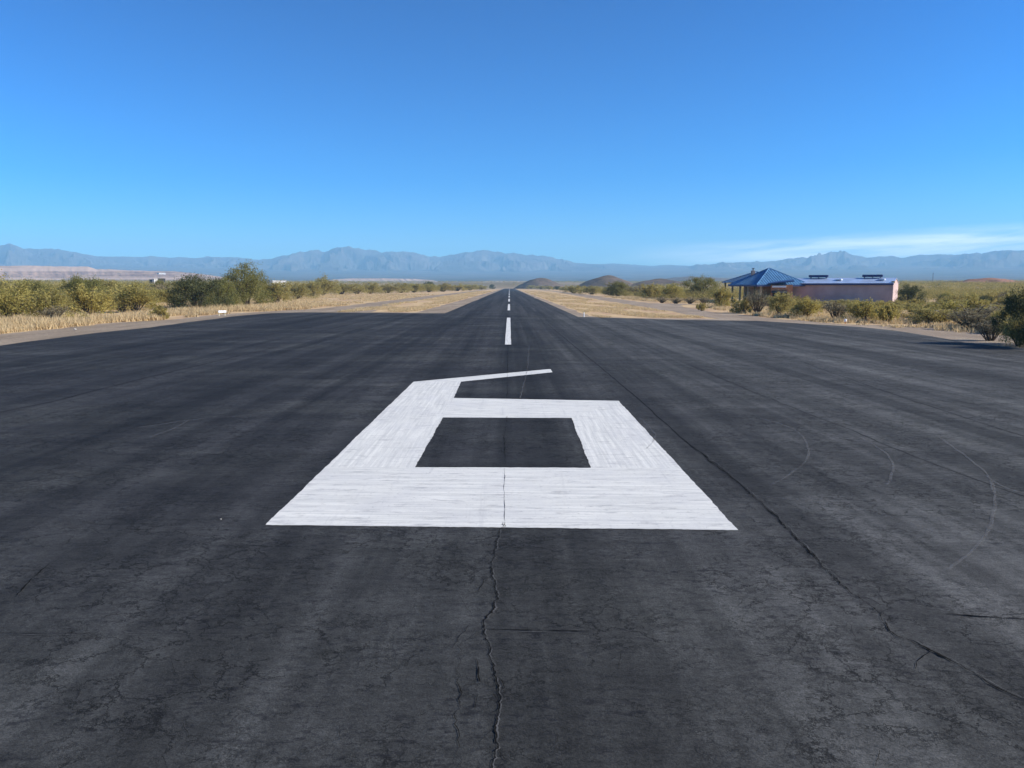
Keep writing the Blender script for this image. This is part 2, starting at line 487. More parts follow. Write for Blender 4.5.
start = 42.1
k = 0
while start < RW_END-40:
    pts = [(-.082+.0, start+t*36.6/12) for t in range(13)]
    pts = [(p[0]+noise.noise(Vector((p[1]*.3, 3, 0)))*.02, p[1]) for p in pts]
    mesh_obj('centreline_stripe', ribbon_mesh('centreline_stripe', [(pts, [.34+noise.noise(Vector((p[1], 7, 0)))*.02 for p in pts])], Z_P, M['paint'], True), runway)
    start += 61.0; k += 1

# cracks, seams and tyre marks
def smooth_path(P, n=7):
    out = []
    for i in range(len(P)-1):
        a = P[max(0, i-1)]; b = P[i]; c = P[i+1]; d = P[min(len(P)-1, i+2)]
        for k in range(n):
            t = k/n
            out.append(tuple(.5*((2*b[q])+(-a[q]+c[q])*t+(2*a[q]-5*b[q]+4*c[q]-d[q])*t*t+(-a[q]+3*b[q]-3*c[q]+d[q])*t**3) for q in (0, 1)))
    return out+[P[-1]]
def wander(pix, step=.07, amp=.05, seed=0, w=.02, taper=True, freq=2.2, ragged=True):
    if not ragged: pix = smooth_path(pix)
    g = [ground_at(*p) for p in pix]
    out, wid = [], []
    L = sum((g[i+1]-g[i]).length for i in range(len(g)-1)); s = 0
    for i in range(len(g)-1):
        a, b = g[i], g[i+1]; n = max(1, int((b-a).length/step)); d = (b-a).normalized()
        for k in range(n):
            p = a.lerp(b, k/n); t = s+(b-a).length*k/n
            o = noise.noise(Vector((t*freq, seed*3.1, 0)))*amp + noise.noise(Vector((t*freq*4, seed*5.7, 2)))*amp*.5 + noise.noise(Vector((t*freq*13, seed*2.3, 4)))*amp*.28*ragged
            out.append((p.x-d.y*o, p.y+d.x*o))
            ww = w*(.18+2.0*abs(noise.noise(Vector((t*1.9, seed, 5))))*(.45+1.1*abs(noise.noise(Vector((t*7, seed, 6)))))+.45*noise.noise(Vector((t*19, seed, 8)))) if ragged else w*(.6+.5*noise.noise(Vector((t*1.3, seed, 5))))
            if taper: ww *= min(1, (L-t)/(.25*L)+.15)
            wid.append(max(.0025, ww))
        s += (b-a).length
    return out, wid
cr = []
main_pix = [(503.5, 525), (500, 536), (493, 556), (491.5, 580), (497, 602), (484, 630), (488, 652), (494, 680), (501, 708), (496, 730), (497, 752), (490, 780)]
diag_pix = [(700, 455), (745, 492), (776, 520), (812, 558), (850, 597), (880, 618), (890, 636), (914, 648), (960, 670), (1000, 694), (1060, 722)]
cr.append(wander(main_pix, .012, .045, 1, .023, False, 3.4))
cr.append(wander([(505, 467), (504.5, 440), (507, 418)], .05, .02, 2, .012, False))
for k in range(9):
    q = main_pix[2+k]; sx = random.choice([-1, 1])*random.uniform(8, 26); cr.append(wander([q, (q[0]+sx*.5, q[1]+random.uniform(2, 14)), (q[0]+sx, q[1]+random.uniform(8, 30))], .015, .03, 80+k, random.uniform(.007, .013)))
cr.append(wander([(487, 634), (500, 634), (540, 635), (600, 636)], .05, .012, 3, .016))
cr.append(wander([(505, 524), (503.6, 500), (505, 470)], .05, .015, 4, .010, False))
cr.append(wander([(507, 398), (507.5, 372), (508, 346)], .08, .02, 4, .018, False))
cr.append(wander([(455, 650), (459, 668), (461, 690), (457, 720), (464, 742), (467, 775)], .04, .07, 5, .012))
cr.append(wander([(470, 628), (460, 640), (452, 655)], .04, .04, 6, .012))
cr.append(wander([(476, 664), (480, 684), (483, 690)], .04, .02, 7, .020))
cr.append(wander([(477, 700), (475, 716)], .04, .02, 17, .014))
cr.append(wander(diag_pix, .016, .04, 8, .030, False, 2.2))
cr.append(wander([(888, 634), (870, 632), (852, 633)], .04, .03, 9, .012))
cr.append(wander([(930, 656), (922, 664), (913, 676)], .04, .04, 10, .018))
cr.append(wander([(-60, 637), (0, 637.5), (120, 638.5), (250, 638), (330, 637.5)], .06, .014, 11, .010))
cr.append(wander([(120, 533), (240, 533.5)], .06, .02, 12, .014))
cr.append(wander([(945, 618), (985, 621), (1060, 626)], .05, .03, 13, .035))
cr.append(wander([(18, 600), (40, 574), (52, 565)], .06, .05, 14, .014))
for k in range(46):       # short hairlines in the worn foreground
    x = random.uniform(0, 1024); y = random.uniform(600, 765); a = random.choice([random.uniform(-.4, .4), random.uniform(1.0, 2.0)])
    l = random.uniform(6, 26)
    cr.append(wander([(x, y), (x+l*.5*math.cos(a)+random.uniform(-3, 3), y+l*.5*math.sin(a)), (x+l*math.cos(a), y+l*math.sin(a)*.8)], .03, .03, 30+k, random.uniform(.004, .010)))
mesh_obj('surface_crack', ribbon_mesh('surface_crack', cr, Z_P+.003, M['crack']), runway)
lit_edge = [wander([(p[0]+1.8, p[1]) for p in main_pix], .012, .045, 1, .026, False, 3.4), wander([(p[0]+1.6, p[1]-1.4) for p in diag_pix], .016, .04, 8, .018, False, 2.2),
       wander([(500, 635.6), (540, 636.6), (590, 637.5)], .05, .012, 3, .012), wander([(0, 639), (120, 640), (250, 639.6)], .06, .014, 11, .008)]
mesh_obj('crack_lit_edge', ribbon_mesh('crack_lit_edge', lit_edge, Z_P+.002, M['crack_lit_edge']), runway)  # pale ribbon along one side, painted light suggesting crack relief
se = [wander([(548, 325), (578, 350), (600, 368), (640, 402), (668, 428), (700, 455)], .2, .05, 51, .07, False, .6, False),
      wander([(745, 492), (720, 470), (690, 446)], .2, .05, 52, .03, False, .6, False),
      wander([(690, 366), (760, 396), (830, 424), (900, 452), (985, 486), (1040, 505)], .2, .08, 53, .035, False, .6, False),
      wander([(800, 362), (900, 398), (1030, 440)], .2, .05, 54, .05, False, .5, False),
      wander([(0, 414), (60, 401), (150, 378), (280, 347)], .2, .10, 56, .10, False, .4, False),
      wander([(508.6, 346), (508.9, 317)], .3, .03, 57, .05, False, .5, False)]
mesh_obj('paving_seam', ribbon_mesh('paving_seam', se, Z_P-.003, M['seam']), runway)
def tyre_material():
    t = NT('tyre_scuff')
    c = (.17, .17, .17)
    n = t.noise(t.pos(), 2.0, 6, .75)
    tr = t.n('ShaderNodeBsdfTransparent'); ms = t.n('ShaderNodeMixShader')
    t.l(t.ramp(n, .25, .65, .06, .32), ms.inputs[0]); t.l(tr.outputs[0], ms.inputs[1]); t.l(t.b.outputs[0], ms.inputs[2]); t.l(ms.outputs[0], t.out.inputs[0])
    return t.fin(c, .85, .2)
M['tyre'] = tyre_material()
ty = [wander([(760, 420), (795, 432), (808, 450), (804, 465), (785, 480), (770, 488)], .1, .02, 61, 0.07, False, 2.2, False),
      wander([(860, 440), (885, 455), (893, 470), (886, 490)], .1, .02, 62, 0.07, False, 2.2, False),
      wander([(940, 440), (985, 475), (994, 500), (990, 530), (970, 556), (945, 575)], .1, .02, 63, 0.07, False, 2.2, False),
      wander([(735, 497), (800, 503), (860, 512), (950, 540)], .1, .03, 64, 0.049, False, 2.2, False),
      wander([(985, 478), (1010, 492), (1060, 505)], .1, .03, 65, 0.07, False, 2.2, False),
      wander([(135, 430), (200, 421), (260, 417)], .1, .05, 66, 0.112, False, 2.2, False),
      wander([(150, 440), (175, 430), (190, 421)], .1, .05, 67, 0.07, False, 2.2, False),
      wander([(520, 400), (527, 372), (529, 345)], .2, .05, 70, 0.056, False, 2.2, False),
      wander([(640, 420), (650, 430), (655, 440), (645, 452)], .1, .05, 71, 0.056, False, 2.2, False)]
mesh_obj('tyre_scuff', ribbon_mesh('tyre_scuff', ty, Z_P+.004, M['tyre']), runway)

# ------------------------------------------------------------------ vegetation prototypes
def leaf_quads(centers, dirs, length, width, rng):
    n = len(centers)
    d = dirs/np.maximum(1e-6, np.linalg.norm(dirs, axis=1, keepdims=True))
    r = rng.normal(size=(n, 3)); s = np.cross(d, r); s /= np.maximum(1e-6, np.linalg.norm(s, axis=1, keepdims=True))
    L = (length*rng.uniform(.6, 1.3, n))[:, None]; Wd = (width*rng.uniform(.6, 1.3, n))[:, None]
    a = centers-d*L*.5; c = centers+d*L*.5
    b = centers+s*Wd*.5; e = centers-s*Wd*.5
    v = np.stack([a, b, c, e], 1).reshape(-1, 3)
    f = np.arange(4*n).reshape(n, 4)
    return v, f

def shrub_proto(kind, seed):
    """returns (foliage mesh, stem mesh); base at the origin, real size in metres"""
    rng = np.random.default_rng(seed); rnd = random.Random(seed)
    stems = MB(); cs, ds = [], []
    if kind in ('olive', 'yellow', 'grey', 'low'):
        h = {'olive': 2.3, 'yellow': 1.7, 'grey': 1.3, 'low': .8}[kind]; sp = {'olive': 1.5, 'yellow': 1.2, 'grey': .9, 'low': .7}[kind]
        ns = {'olive': 26, 'yellow': 22, 'grey': 24, 'low': 14}[kind]; per = {'olive': 120, 'yellow': 105, 'grey': 34, 'low': 60}[kind]
        for s in range(ns):
            az = rnd.uniform(0, 2*math.pi); lean = rnd.uniform(.05, 1.0)**.8
            ln = h*rnd.uniform(.65, 1.1)*(1-.25*lean)
            tip = Vector((math.cos(az)*sp*lean, math.sin(az)*sp*lean, ln))
            b = Vector((math.cos(az)*.12, math.sin(az)*.12, 0))
            mid = b.lerp(tip, .5)+Vector((rnd.uniform(-.12, .12), rnd.uniform(-.12, .12), .10*h))
            P = [b, b.lerp(mid, .5), mid, mid.lerp(tip, .5), tip]
            stems.tube(P, [.028, .022, .016, .010, .004], 4)
            for q in range(5 if kind != 'grey' else 9):
                t = rnd.uniform(.25, .95); i = min(3, int(t*4)); p0 = P[i].lerp(P[i+1], t*4-i)
                dv = Vector((rnd.gauss(0, 1), rnd.gauss(0, 1), rnd.uniform(.1, 1.0))).normalized()*rnd.uniform(.25, .6)*h*.35
                p1 = p0+dv
                stems.tube([p0, p0.lerp(p1, .5)+Vector((0, 0, .03)), p1], [.010, .007, .003], 3)
                m = int(per/5*(.4+t))
                tt = rng.uniform(.1, 1.1, m)[:, None]
                c = np.array(p0)[None]+np.array(dv)[None]*tt+rng.normal(size=(m, 3))*.085*h*.5
                cs.append(c); ds.append(np.array(dv)[None]*1.5+rng.normal(size=(m, 3))*.35*np.linalg.norm(np.array(dv)))
        nc = {'olive': 60, 'yellow': 50, 'grey': 0, 'low': 26}[kind]
        for q in range(nc):
            az = rnd.uniform(0, 2*math.pi); el = rnd.uniform(-.05, 1.0); rr = rnd.uniform(.55, 1.0)
            lump = 1+.2*math.sin(az*3+seed)+.12*math.sin(az*5+seed*2+el*4)
            ce = math.sqrt(max(0, 1-max(0, el)**2))
            c0 = np.array([math.cos(az)*sp*.98*rr*ce*lump, math.sin(az)*sp*.98*rr*ce*lump, h*(.16+.70*el*rr*lump)])
            m = int(rnd.uniform(26, 60)); s_ = rnd.uniform(.08, .17)*h*.6
            out_ = np.array([math.cos(az), math.sin(az), .8])
            cs.append(c0[None]+rng.normal(size=(m, 3))*np.array([s_, s_, s_*1.1])); ds.append(out_[None]+rng.normal(size=(m, 3))*.6)
        ll, lw = {'olive': (.15, .055), 'yellow': (.14, .05), 'grey': (.16, .022), 'low': (.12, .045)}[kind]
    else:   # mesquite, dark : short trunk(s), spreading limbs, domed crown of separate clumps
        h = {'mesquite': 4.6, 'dark': 3.9, 'round': 3.4}[kind]; sp = {'mesquite': 2.9, 'dark': 3.0, 'round': 2.3}[kind]
        nl = 9
        for s in range(nl):
            az = 2*math.pi*s/nl+rnd.uniform(-.4, .4); lean = rnd.uniform(.15, 1)
            tip = Vector((math.cos(az)*sp*.85*lean, math.sin(az)*sp*.85*lean, h*rnd.uniform(.62, .92)*(1-.3*lean)))
            b = Vector((math.cos(az)*.15, math.sin(az)*.15, 0))
            k1 = b.lerp(tip, .3)+Vector((rnd.uniform(-.2, .2), rnd.uniform(-.2, .2), .12*h)); k2 = b.lerp(tip, .65)+Vector((rnd.uniform(-.25, .25), rnd.uniform(-.25, .25), .12*h))
            P = [b, k1, k2, tip]
            stems.tube(P, [.12, .085, .055, .02], 6)
            for q in range(8):
                t = rnd.uniform(.3, 1.0); i = min(2, int(t*3)); p0 = P[i].lerp(P[i+1], t*3-i)
                dv = Vector((rnd.gauss(0, 1), rnd.gauss(0, 1), rnd.uniform(-.2, .9))).normalized()*rnd.uniform(.5, 1.15)
                p1 = p0+dv
                stems.tube([p0, p0.lerp(p1, .5)+Vector((0, 0, .05)), p1], [.028, .018, .006], 4)
                m = 75; tt = rng.uniform(.3, 1.15, m)[:, None]
                cs.append(np.array(p0)[None]+np.array(dv)[None]*tt+rng.normal(size=(m, 3))*.17); ds.append(rng.normal(size=(m, 3))+np.array([0, 0, -.2]))
        # outer clumps fill an uneven dome
        for q in range(135 if kind != 'dark' else 150):
            az = rnd.uniform(0, 2*math.pi); el = rnd.uniform(-.45, 1.0); rr = rnd.uniform(.55, 1.0)**.6
            lump = 1+.22*math.sin(az*3+seed)+.12*math.sin(az*5+el*6+seed*2)
            ce = math.sqrt(max(0, 1-el**2))
            c0 = np.array([math.cos(az)*sp*rr*ce*lump, math.sin(az)*sp*rr*ce*lump, h*(.34+.60*el*rr*(.85+.15*lump))])
            if c0[2] < .45: c0[2] = .45+rnd.random()*.3
            m = int(rnd.uniform(40, 95)); s = rnd.uniform(.16, .34)
            cs.append(c0[None]+rng.normal(size=(m, 3))*np.array([s, s, s*.7])); ds.append(rng.normal(size=(m, 3))+c0[None]*.15)
        for q in range(46):         # low branches sweep down to the soil
            az = rnd.uniform(0, 2*math.pi); rr = rnd.uniform(.45, .98); lump = 1+.2*math.sin(az*3+seed)
            c0 = np.array([math.cos(az)*sp*rr*lump, math.sin(az)*sp*rr*lump, h*rnd.uniform(.05, .30)])
            m = int(rnd.uniform(40, 80)); s = rnd.uniform(.15, .30)
            cs.append(c0[None]+rng.normal(size=(m, 3))*np.array([s, s, s*.8])); ds.append(rng.normal(size=(m, 3))+c0[None]*.15)
        ll, lw = .17, .06
    c = np.concatenate(cs); d = np.concatenate(ds)
    c[:, 2] = np.maximum(c[:, 2], .06)
    v, f = leaf_quads(c, d, ll, lw, rng)
    mk = {'olive': 'olive', 'yellow': 'yellow', 'grey': 'grey', 'low': 'yellow', 'mesquite': 'mesquite', 'round': 'mesquite', 'dark': 'dark'}[kind]
    fm = np_mesh('foliage', v, f, [M[mk]])
    sm = stems.mesh('stem', M['bark'])
    zz = c[:, 2]
    return fm, sm, float(np.percentile(zz, 99.3)), float(np.percentile(np.hypot(c[:, 0], c[:, 1]), 97))

PROTO = {k: [shrub_proto(k, 100+i*17+j) for j in range(n)] for i, (k, n) in enumerate((('olive', 4), ('yellow', 3), ('grey', 2), ('low', 2), ('mesquite', 3), ('dark', 2), ('round', 2)))}

def plant(name, kind, x, y, h, w, label, cat, group=None, rz=None, z=None, var=None):
    """place a copy of a plant: h = height, w = full width in metres"""
    k = random.randrange(len(PROTO[kind])) if var is None else var
    fm, sm, ph, pr = PROTO[kind][k]
    e = empty(name, (x, y, float(gz(x, y)) if z is None else z), random.uniform(0, 6.28) if rz is None else rz, label=label, cat=cat, group=group)
    e.scale = (w/2/pr, w/2/pr, h/ph)
    tree = kind in ('mesquite', 'dark', 'round')
    mesh_obj('crown' if tree else 'foliage', fm, e)
    mesh_obj('trunk' if tree else 'stem', sm, e)
    return e

placed = []          # (x, y, radius)
def put(px, base, top, wpx, kind, name, cat, label, group=None, var=None, rz=None, back=0):
    """base/top = the pixel rows of foot and top"""
    p = ground_at(px, base)
    dist = math.hypot(p.x, p.y)+back
    q = at_range(px, base, dist); z = float(gz(q.x, q.y))
    t = at_range(px, top, dist)
    sc = dist/math.cos(math.atan((px-W/2)/F))/F if False else (fwd.dot(Vector((q.x, q.y, 0)))/F)
    w = wpx*sc; h = max(.3, t.z-z)
    plant(name, kind, q.x, q.y, h, w, label, cat, group, rz, None, var)
    placed.append((q.x, q.y, w*.45))

# --- plants one can pick out, left of the runway
put(8, 323.5, 279, 62, 'olive', 'creosote_bush', 'bush', 'tall olive bush with dark shaded underside at left edge of the photo', var=0)
put(52, 322.5, 289, 50, 'olive', 'creosote_bush', 'bush', 'olive bush with bare dark twigs showing low down, second from left edge', var=1)
put(54, 323.4, 306, 26, 'grey', 'dead_bush', 'bush', 'dark leafless twig bush at front of the scrub above the straw grass, far left')
put(90, 315, 286, 46, 'yellow', 'creosote_bush', 'bush', 'yellowish bush directly behind the deepest patch of straw grass')
put(136, 312.4, 285, 52, 'olive', 'creosote_bush', 'bush', 'olive bush standing left of the big dark green mesquite', var=2)
put(122, 312.4, 303, 18, 'grey', 'dead_bush', 'bush', 'small grey twig clump at foot of the scrub left of dark mesquite')
put(160, 319.5, 306, 20, 'low', 'dry_bush', 'bush', 'small tan bush alone in the straw grass by the gravel edge, left')
put(198, 310.5, 276, 66, 'dark', 'mesquite_tree', 'tree', 'wide dark green mesquite left of the tallest tree', var=0)
put(222, 309.0, 279, 42, 'mesquite', 'mesquite_tree', 'tree', 'green mesquite squeezed between dark mesquite and tallest tree', var=2)
put(247, 306.5, 264, 58, 'mesquite', 'mesquite_tree', 'tree', 'tallest mesquite tree, loose green crown rising against the blue mountains', var=0)
put(276, 303.5, 282, 40, 'olive', 'creosote_bush', 'bush', 'olive bush just right of the tallest mesquite tree', var=3)
put(298, 299.5, 283, 36, 'olive', 'creosote_bush', 'bush', 'wide low olive bush, second to the right of the tallest mesquite tree', var=1)
put(323, 295.4, 276, 32, 'olive', 'creosote_bush', 'bush', 'olive bush taller than its neighbours, over bare tan soil left of the runway', var=0)
put(312, 296.5, 282, 26, 'olive', 'creosote_bush', 'bush', 'low olive bush against left side of the taller bush over bare tan soil', var=3)
put(429, 291.7, 281.5, 14, 'dark', 'mesquite_tree', 'tree', 'dark little mesquite at the right of the distant left hand bush row', var=1)
put(492, 289.0, 284.4, 7, 'dark', 'mesquite_tree', 'tree', 'tiny dark bush left of where the runway vanishes', var=0)
for px, b, tp, w in ((341, 294.4, 283.2, 34), (357, 294.0, 284, 32), (371, 293.8, 282.6, 30), (387, 293.2, 283.6, 28), (401, 292.9, 283, 28), (414, 292.5, 283.6, 26), (429, 292.2, 284, 26), (443, 291.6, 283.6, 26), (457, 291.0, 284.2, 24), (470, 290.4, 284.6, 20), (481, 289.6, 285, 16)):
    put(px, b, tp, w, random.choice(['olive', 'olive', 'yellow']), 'creosote_bush', 'bush', 'olive bush in the distant row along the left side of the runway', 'bushes in the distant left row')
# --- right of the runway
put(557, 289.8, 286, 9, 'dark', 'mesquite_tree', 'tree', 'tiny dark bush right of the runway in front of the nearer small hill', var=1)
for px, b, tp, w in ((522, 288.5, 285.6, 10), (531, 288.8, 285.2, 12), (541, 289.2, 285.6, 13), (549, 289.6, 285.9, 12), (565, 290.6, 286, 13), (584, 292.6, 286.4, 15)):
    put(px, b, tp, w, 'olive', 'creosote_bush', 'bush', 'small olive bush in the far row at the feet of the cone hills', 'bushes in the distant right row')
put(574, 293.5, 285.5, 26, 'olive', 'creosote_bush', 'bush', 'first low green bush right of the runway, below the cone hill', var=1)
put(592, 294.5, 286.0, 30, 'olive', 'creosote_bush', 'bush', 'pale olive bush between the two greener bushes right of the runway', var=1)
put(618, 296.5, 282, 30, 'round', 'mesquite_tree', 'tree', 'rounded bright green mesquite in front of the cone hill', var=0)
put(638, 297, 284.5, 26, 'grey', 'dead_bush', 'bush', 'greyish brown bush right of the bright green mesquite')
put(652, 299.0, 284, 32, 'yellow', 'creosote_bush', 'bush', 'yellow green bush left of the umbrella shaped mesquite', var=1)
put(672, 300.0, 284, 32, 'olive', 'creosote_bush', 'bush', 'olive bush touching the left side of the umbrella shaped mesquite', var=2)
put(700, 299.5, 277.0, 44, 'mesquite', 'mesquite_tree', 'tree', 'umbrella shaped mesquite left of the blue roofed building', var=1)
for px, b, tp, w in ((662, 303, 297, 14), (676, 303.6, 297.5, 16), (690, 303.8, 297, 16), (704, 303.8, 297.5, 14)):
    put(px, b, tp, w, 'grey', 'dead_bush', 'bush', 'brown leafless brush under the umbrella shaped mesquite by the gravel road', 'brown brush under the mesquite')
put(722, 308, 287, 22, 'yellow', 'creosote_bush', 'bush', 'yellow bush in front of the blue roof left corner', var=2)
put(702, 311, 303, 12, 'low', 'dry_bush', 'bush', 'small tan bush on the corner of the gravel road')
put(742, 313, 298, 26, 'low', 'dry_bush', 'bush', 'yellow green low bush beneath the posts of the blue roofed building', var=0)
put(757, 313.5, 290, 26, 'grey', 'dead_bush', 'bush', 'pale grey bush below the front corner of the blue hip roof')
put(780, 316, 293, 30, 'olive', 'creosote_bush', 'bush', 'olive bush in front of the orange walls', var=3)
put(806, 318, 297.5, 34, 'yellow', 'creosote_bush', 'bush', 'yellow green bush in front of left end of the long mauve wall', var=0)
put(836, 320, 301.5, 30, 'grey', 'dead_bush', 'bush', 'grey twiggy bush in front of the middle of the mauve wall')
put(863, 322, 300, 36, 'yellow', 'creosote_bush', 'bush', 'bright yellow green bush in front of right end of the mauve wall', var=1)
put(888, 323, 304, 24, 'low', 'dry_bush', 'bush', 'low olive yellow bush beneath the sunlit end of the mauve building', var=1)
put(909, 305.5, 285.0, 30, 'dark', 'mesquite_tree', 'tree', 'dark mesquite with bare pale trunk just right of the mauve building', var=1)
put(930, 322, 301, 34, 'olive', 'creosote_bush', 'bush', 'grey green bush at the gravel edge right of the mauve building', var=0)
put(950, 322.5, 300, 30, 'olive', 'creosote_bush', 'bush', 'olive bush with dark hollow, next to the gravel edge further right', var=2)
put(975, 318, 295, 30, 'yellow', 'creosote_bush', 'bush', 'yellow bush behind the pale road edge near right frame side', var=2)
put(985, 309, 296, 20, 'dark', 'mesquite_tree', 'tree', 'dark green low mesquite amid yellow scrub near right frame side', var=0)
put(922, 287.5, 283, 20, 'round', 'mesquite_tree', 'tree', 'dark bush on the skyline left of the red earth mound', var=1, back=500)
put(990, 341, 318, 36, 'grey', 'dead_bush', 'bush', 'straggly grey twig bush beside the big dark bush at right edge')
put(1030, 345.0, 286, 62, 'dark', 'mesquite_tree', 'tree', 'big dark bush cut by the right edge, shading the asphalt', var=0)
put(1018, 346.5, 318, 40, 'olive', 'creosote_bush', 'bush', 'low grey green brush at foot of the big dark bush at right edge', var=2)
put(1048, 349.0, 298, 56, 'dark', 'mesquite_tree', 'tree', 'dark bush mass just beyond the right edge, nearest the camera', var=1)

# --- building sites (kept clear of scattered plants)
HANGAR = (70.0, 139.5); TERM = (49.5, 150.0)
def clear(x, y, r):
    for (a, b, c) in placed:
        if (a-x)**2+(b-y)**2 < (c+r)**2: return False
    for (cx, cy, rr) in ((61, 146.5, 12.5), (49, 153, 10.5), (66, 144, 9), (71, 145, 9)):
        if (cx-x)**2+(cy-y)**2 < (rr+r)**2: return False
    # keep the sight line to the buildings low : handled by height
    return True
LB = [(40, -44), (60, -46), (67, -47.5), (93, -53), (110, -57), (160, -62), (234, -67), (400, -72), (1400, -84)]
RB = [(30, 34), (60, 34.5), (75, 35.5), (100, 37), (140, 42), (200, 34), (330, 38), (520, 44), (1400, 62)]
def bound(tab, y): return float(np.interp(y, [t[0] for t in tab], [t[1] for t in tab]))
GROUP_L = 'scrub left of the runway'; GROUP_R = 'scrub right of the runway'
def scatter(side, n, d0, d1, rmin):
    cnt = 0; tries = 0
    while cnt < n and tries < 60000:
        tries += 1
        y = d0+(d1-d0)*random.random()**1.25
        if side < 0:
            b = bound(LB, y); x = random.uniform(-.735*y, b)
            if x < -.735*y or b < -.735*y: continue
        else:
            b = bound(RB, y); x = random.uniform(b, .735*y)
            if b > .735*y: continue
        r = rmin*random.uniform(.8, 1.5)
        if not clear(x, y, r*.62): continue
        if side > 0:
            kind = random.choices(['olive', 'yellow', 'round', 'grey', 'low'], [38, 38, 7, 7, 10])[0]
            h = random.uniform(1.3, 2.1)+.004*max(0, y-80)
            if 38 < x < 74 and 60 < y < 146: h = random.uniform(.7, 1.2); kind = random.choice(['yellow', 'olive', 'grey', 'low'])
        else:
            kind = random.choices(['olive', 'yellow', 'round', 'grey'], [62, 18, 10, 10])[0]
            h = random.uniform(2.5, 3.7) if y < 110 else random.uniform(2.8, 4.2)
            if kind == 'yellow': h *= .85
            if abs(x-bound(LB, y)) < 5: h *= .72
        if kind == 'round': h *= 1.12
        w = r*2*random.uniform(1.0, 1.3)
        tree = kind == 'round'
        nm = {'olive': 'creosote_bush', 'yellow': 'creosote_bush', 'round': 'mesquite_tree', 'grey': 'dead_bush', 'low': 'dry_bush'}[kind]
        sd = 'left' if side < 0 else 'right'
        lab = {'olive': f'olive bush in the dense scrub plain {sd} of the runway', 'yellow': f'yellow green bush in the dense scrub plain {sd} of the runway',
               'round': f'green mesquite in the dense scrub plain {sd} of the runway', 'grey': f'grey twig bush in the dense scrub plain {sd} of the runway',
               'low': f'low tan bush in the dense scrub plain {sd} of the runway'}[kind]
        plant(nm, kind, x, y, h, w, lab, 'tree' if tree else 'bush', (GROUP_L if side < 0 else GROUP_R)+': '+{'olive': 'olive bushes', 'yellow': 'yellow green bushes', 'round': 'mesquites', 'grey': 'grey bushes', 'low': 'low tan bushes'}[kind])
        placed.append((x, y, r*.62)); cnt += 1
    return cnt
nL = scatter(-1, 128, 66, 165, 2.0)
nR = scatter(1, 128, 52, 150, 1.5)
print('scatter', nL, nR)

# --- far scrub as one mass
def far_scrub():
    rng = np.random.default_rng(5)
    V, Fc, off, TN = [], [], 0, []
    N = 36000
    d = 120*(2600/120)**(rng.uniform(0, 1, N)**1.15)
    a = rng.uniform(-.70, .70, N)
    x = a*d; y = d*1.0
    lb = np.interp(y, [t[0] for t in LB], [t[1] for t in LB]); rb = np.interp(y, [t[0] for t in RB], [t[1] for t in RB])
    ok = ((x < lb) | (x > rb) | (y > 1300))
    ok &= ~((x > 30) & (x < 90) & (y < 172))
    x, y = x[ok], y[ok]
    pl = np.array(placed)
    near = (y < 230)
    keep = np.ones(len(x), bool)
    for i in np.where(near)[0]:
        if np.min((pl[:, 0]-x[i])**2+(pl[:, 1]-y[i])**2-(pl[:, 2]+.9)**2) < 0: keep[i] = False
    x, y = x[keep], y[keep]
    r = np.hypot(x, y); z = gz(x, y)
    for i in range(len(x)):
        far = r[i]/300
        n = int(np.clip(110/max(.6, far), 9, 150)); s = .19*np.clip(far, .8, 6)**.85
        left = x[i] < 0
        h = (rng.uniform(1.5, 2.8)+(rng.random() < .12)*rng.uniform(.6, 1.6))*(1.15 if left else .95)*(1+.00018*r[i]); w = rng.uniform(1.2, 2.3)*(1+.0006*r[i])
        u = rng.normal(size=(n, 3)); u /= np.linalg.norm(u, axis=1, keepdims=True); u *= rng.uniform(.3, 1, (n, 1))**.5
        c = np.stack([x[i]+u[:, 0]*w, y[i]+u[:, 1]*w, z[i]+h*(.52+.5*u[:, 2])], 1)
        v, f = leaf_quads(c, rng.normal(size=(n, 3))+np.array([0, 0, .5]), s, s*.5, rng)
        TN.append(np.full(len(v), rng.random(), np.float32)); V.append(v); Fc.append(f+off); off += len(v)
    me = np_mesh('distant_scrub', np.concatenate(V), np.concatenate(Fc), [M['scrub']])
    at = me.attributes.new('plant_tone', 'FLOAT', 'POINT'); at.data.foreach_set('value', np.concatenate(TN))
    o = mesh_obj('distant_scrub', me)
    tag(o, 'olive desert scrub covering the plain towards the mountains', 'scrub', kind='stuff')
    print('far scrub quads', sum(len(f) for f in Fc))
far_scrub()

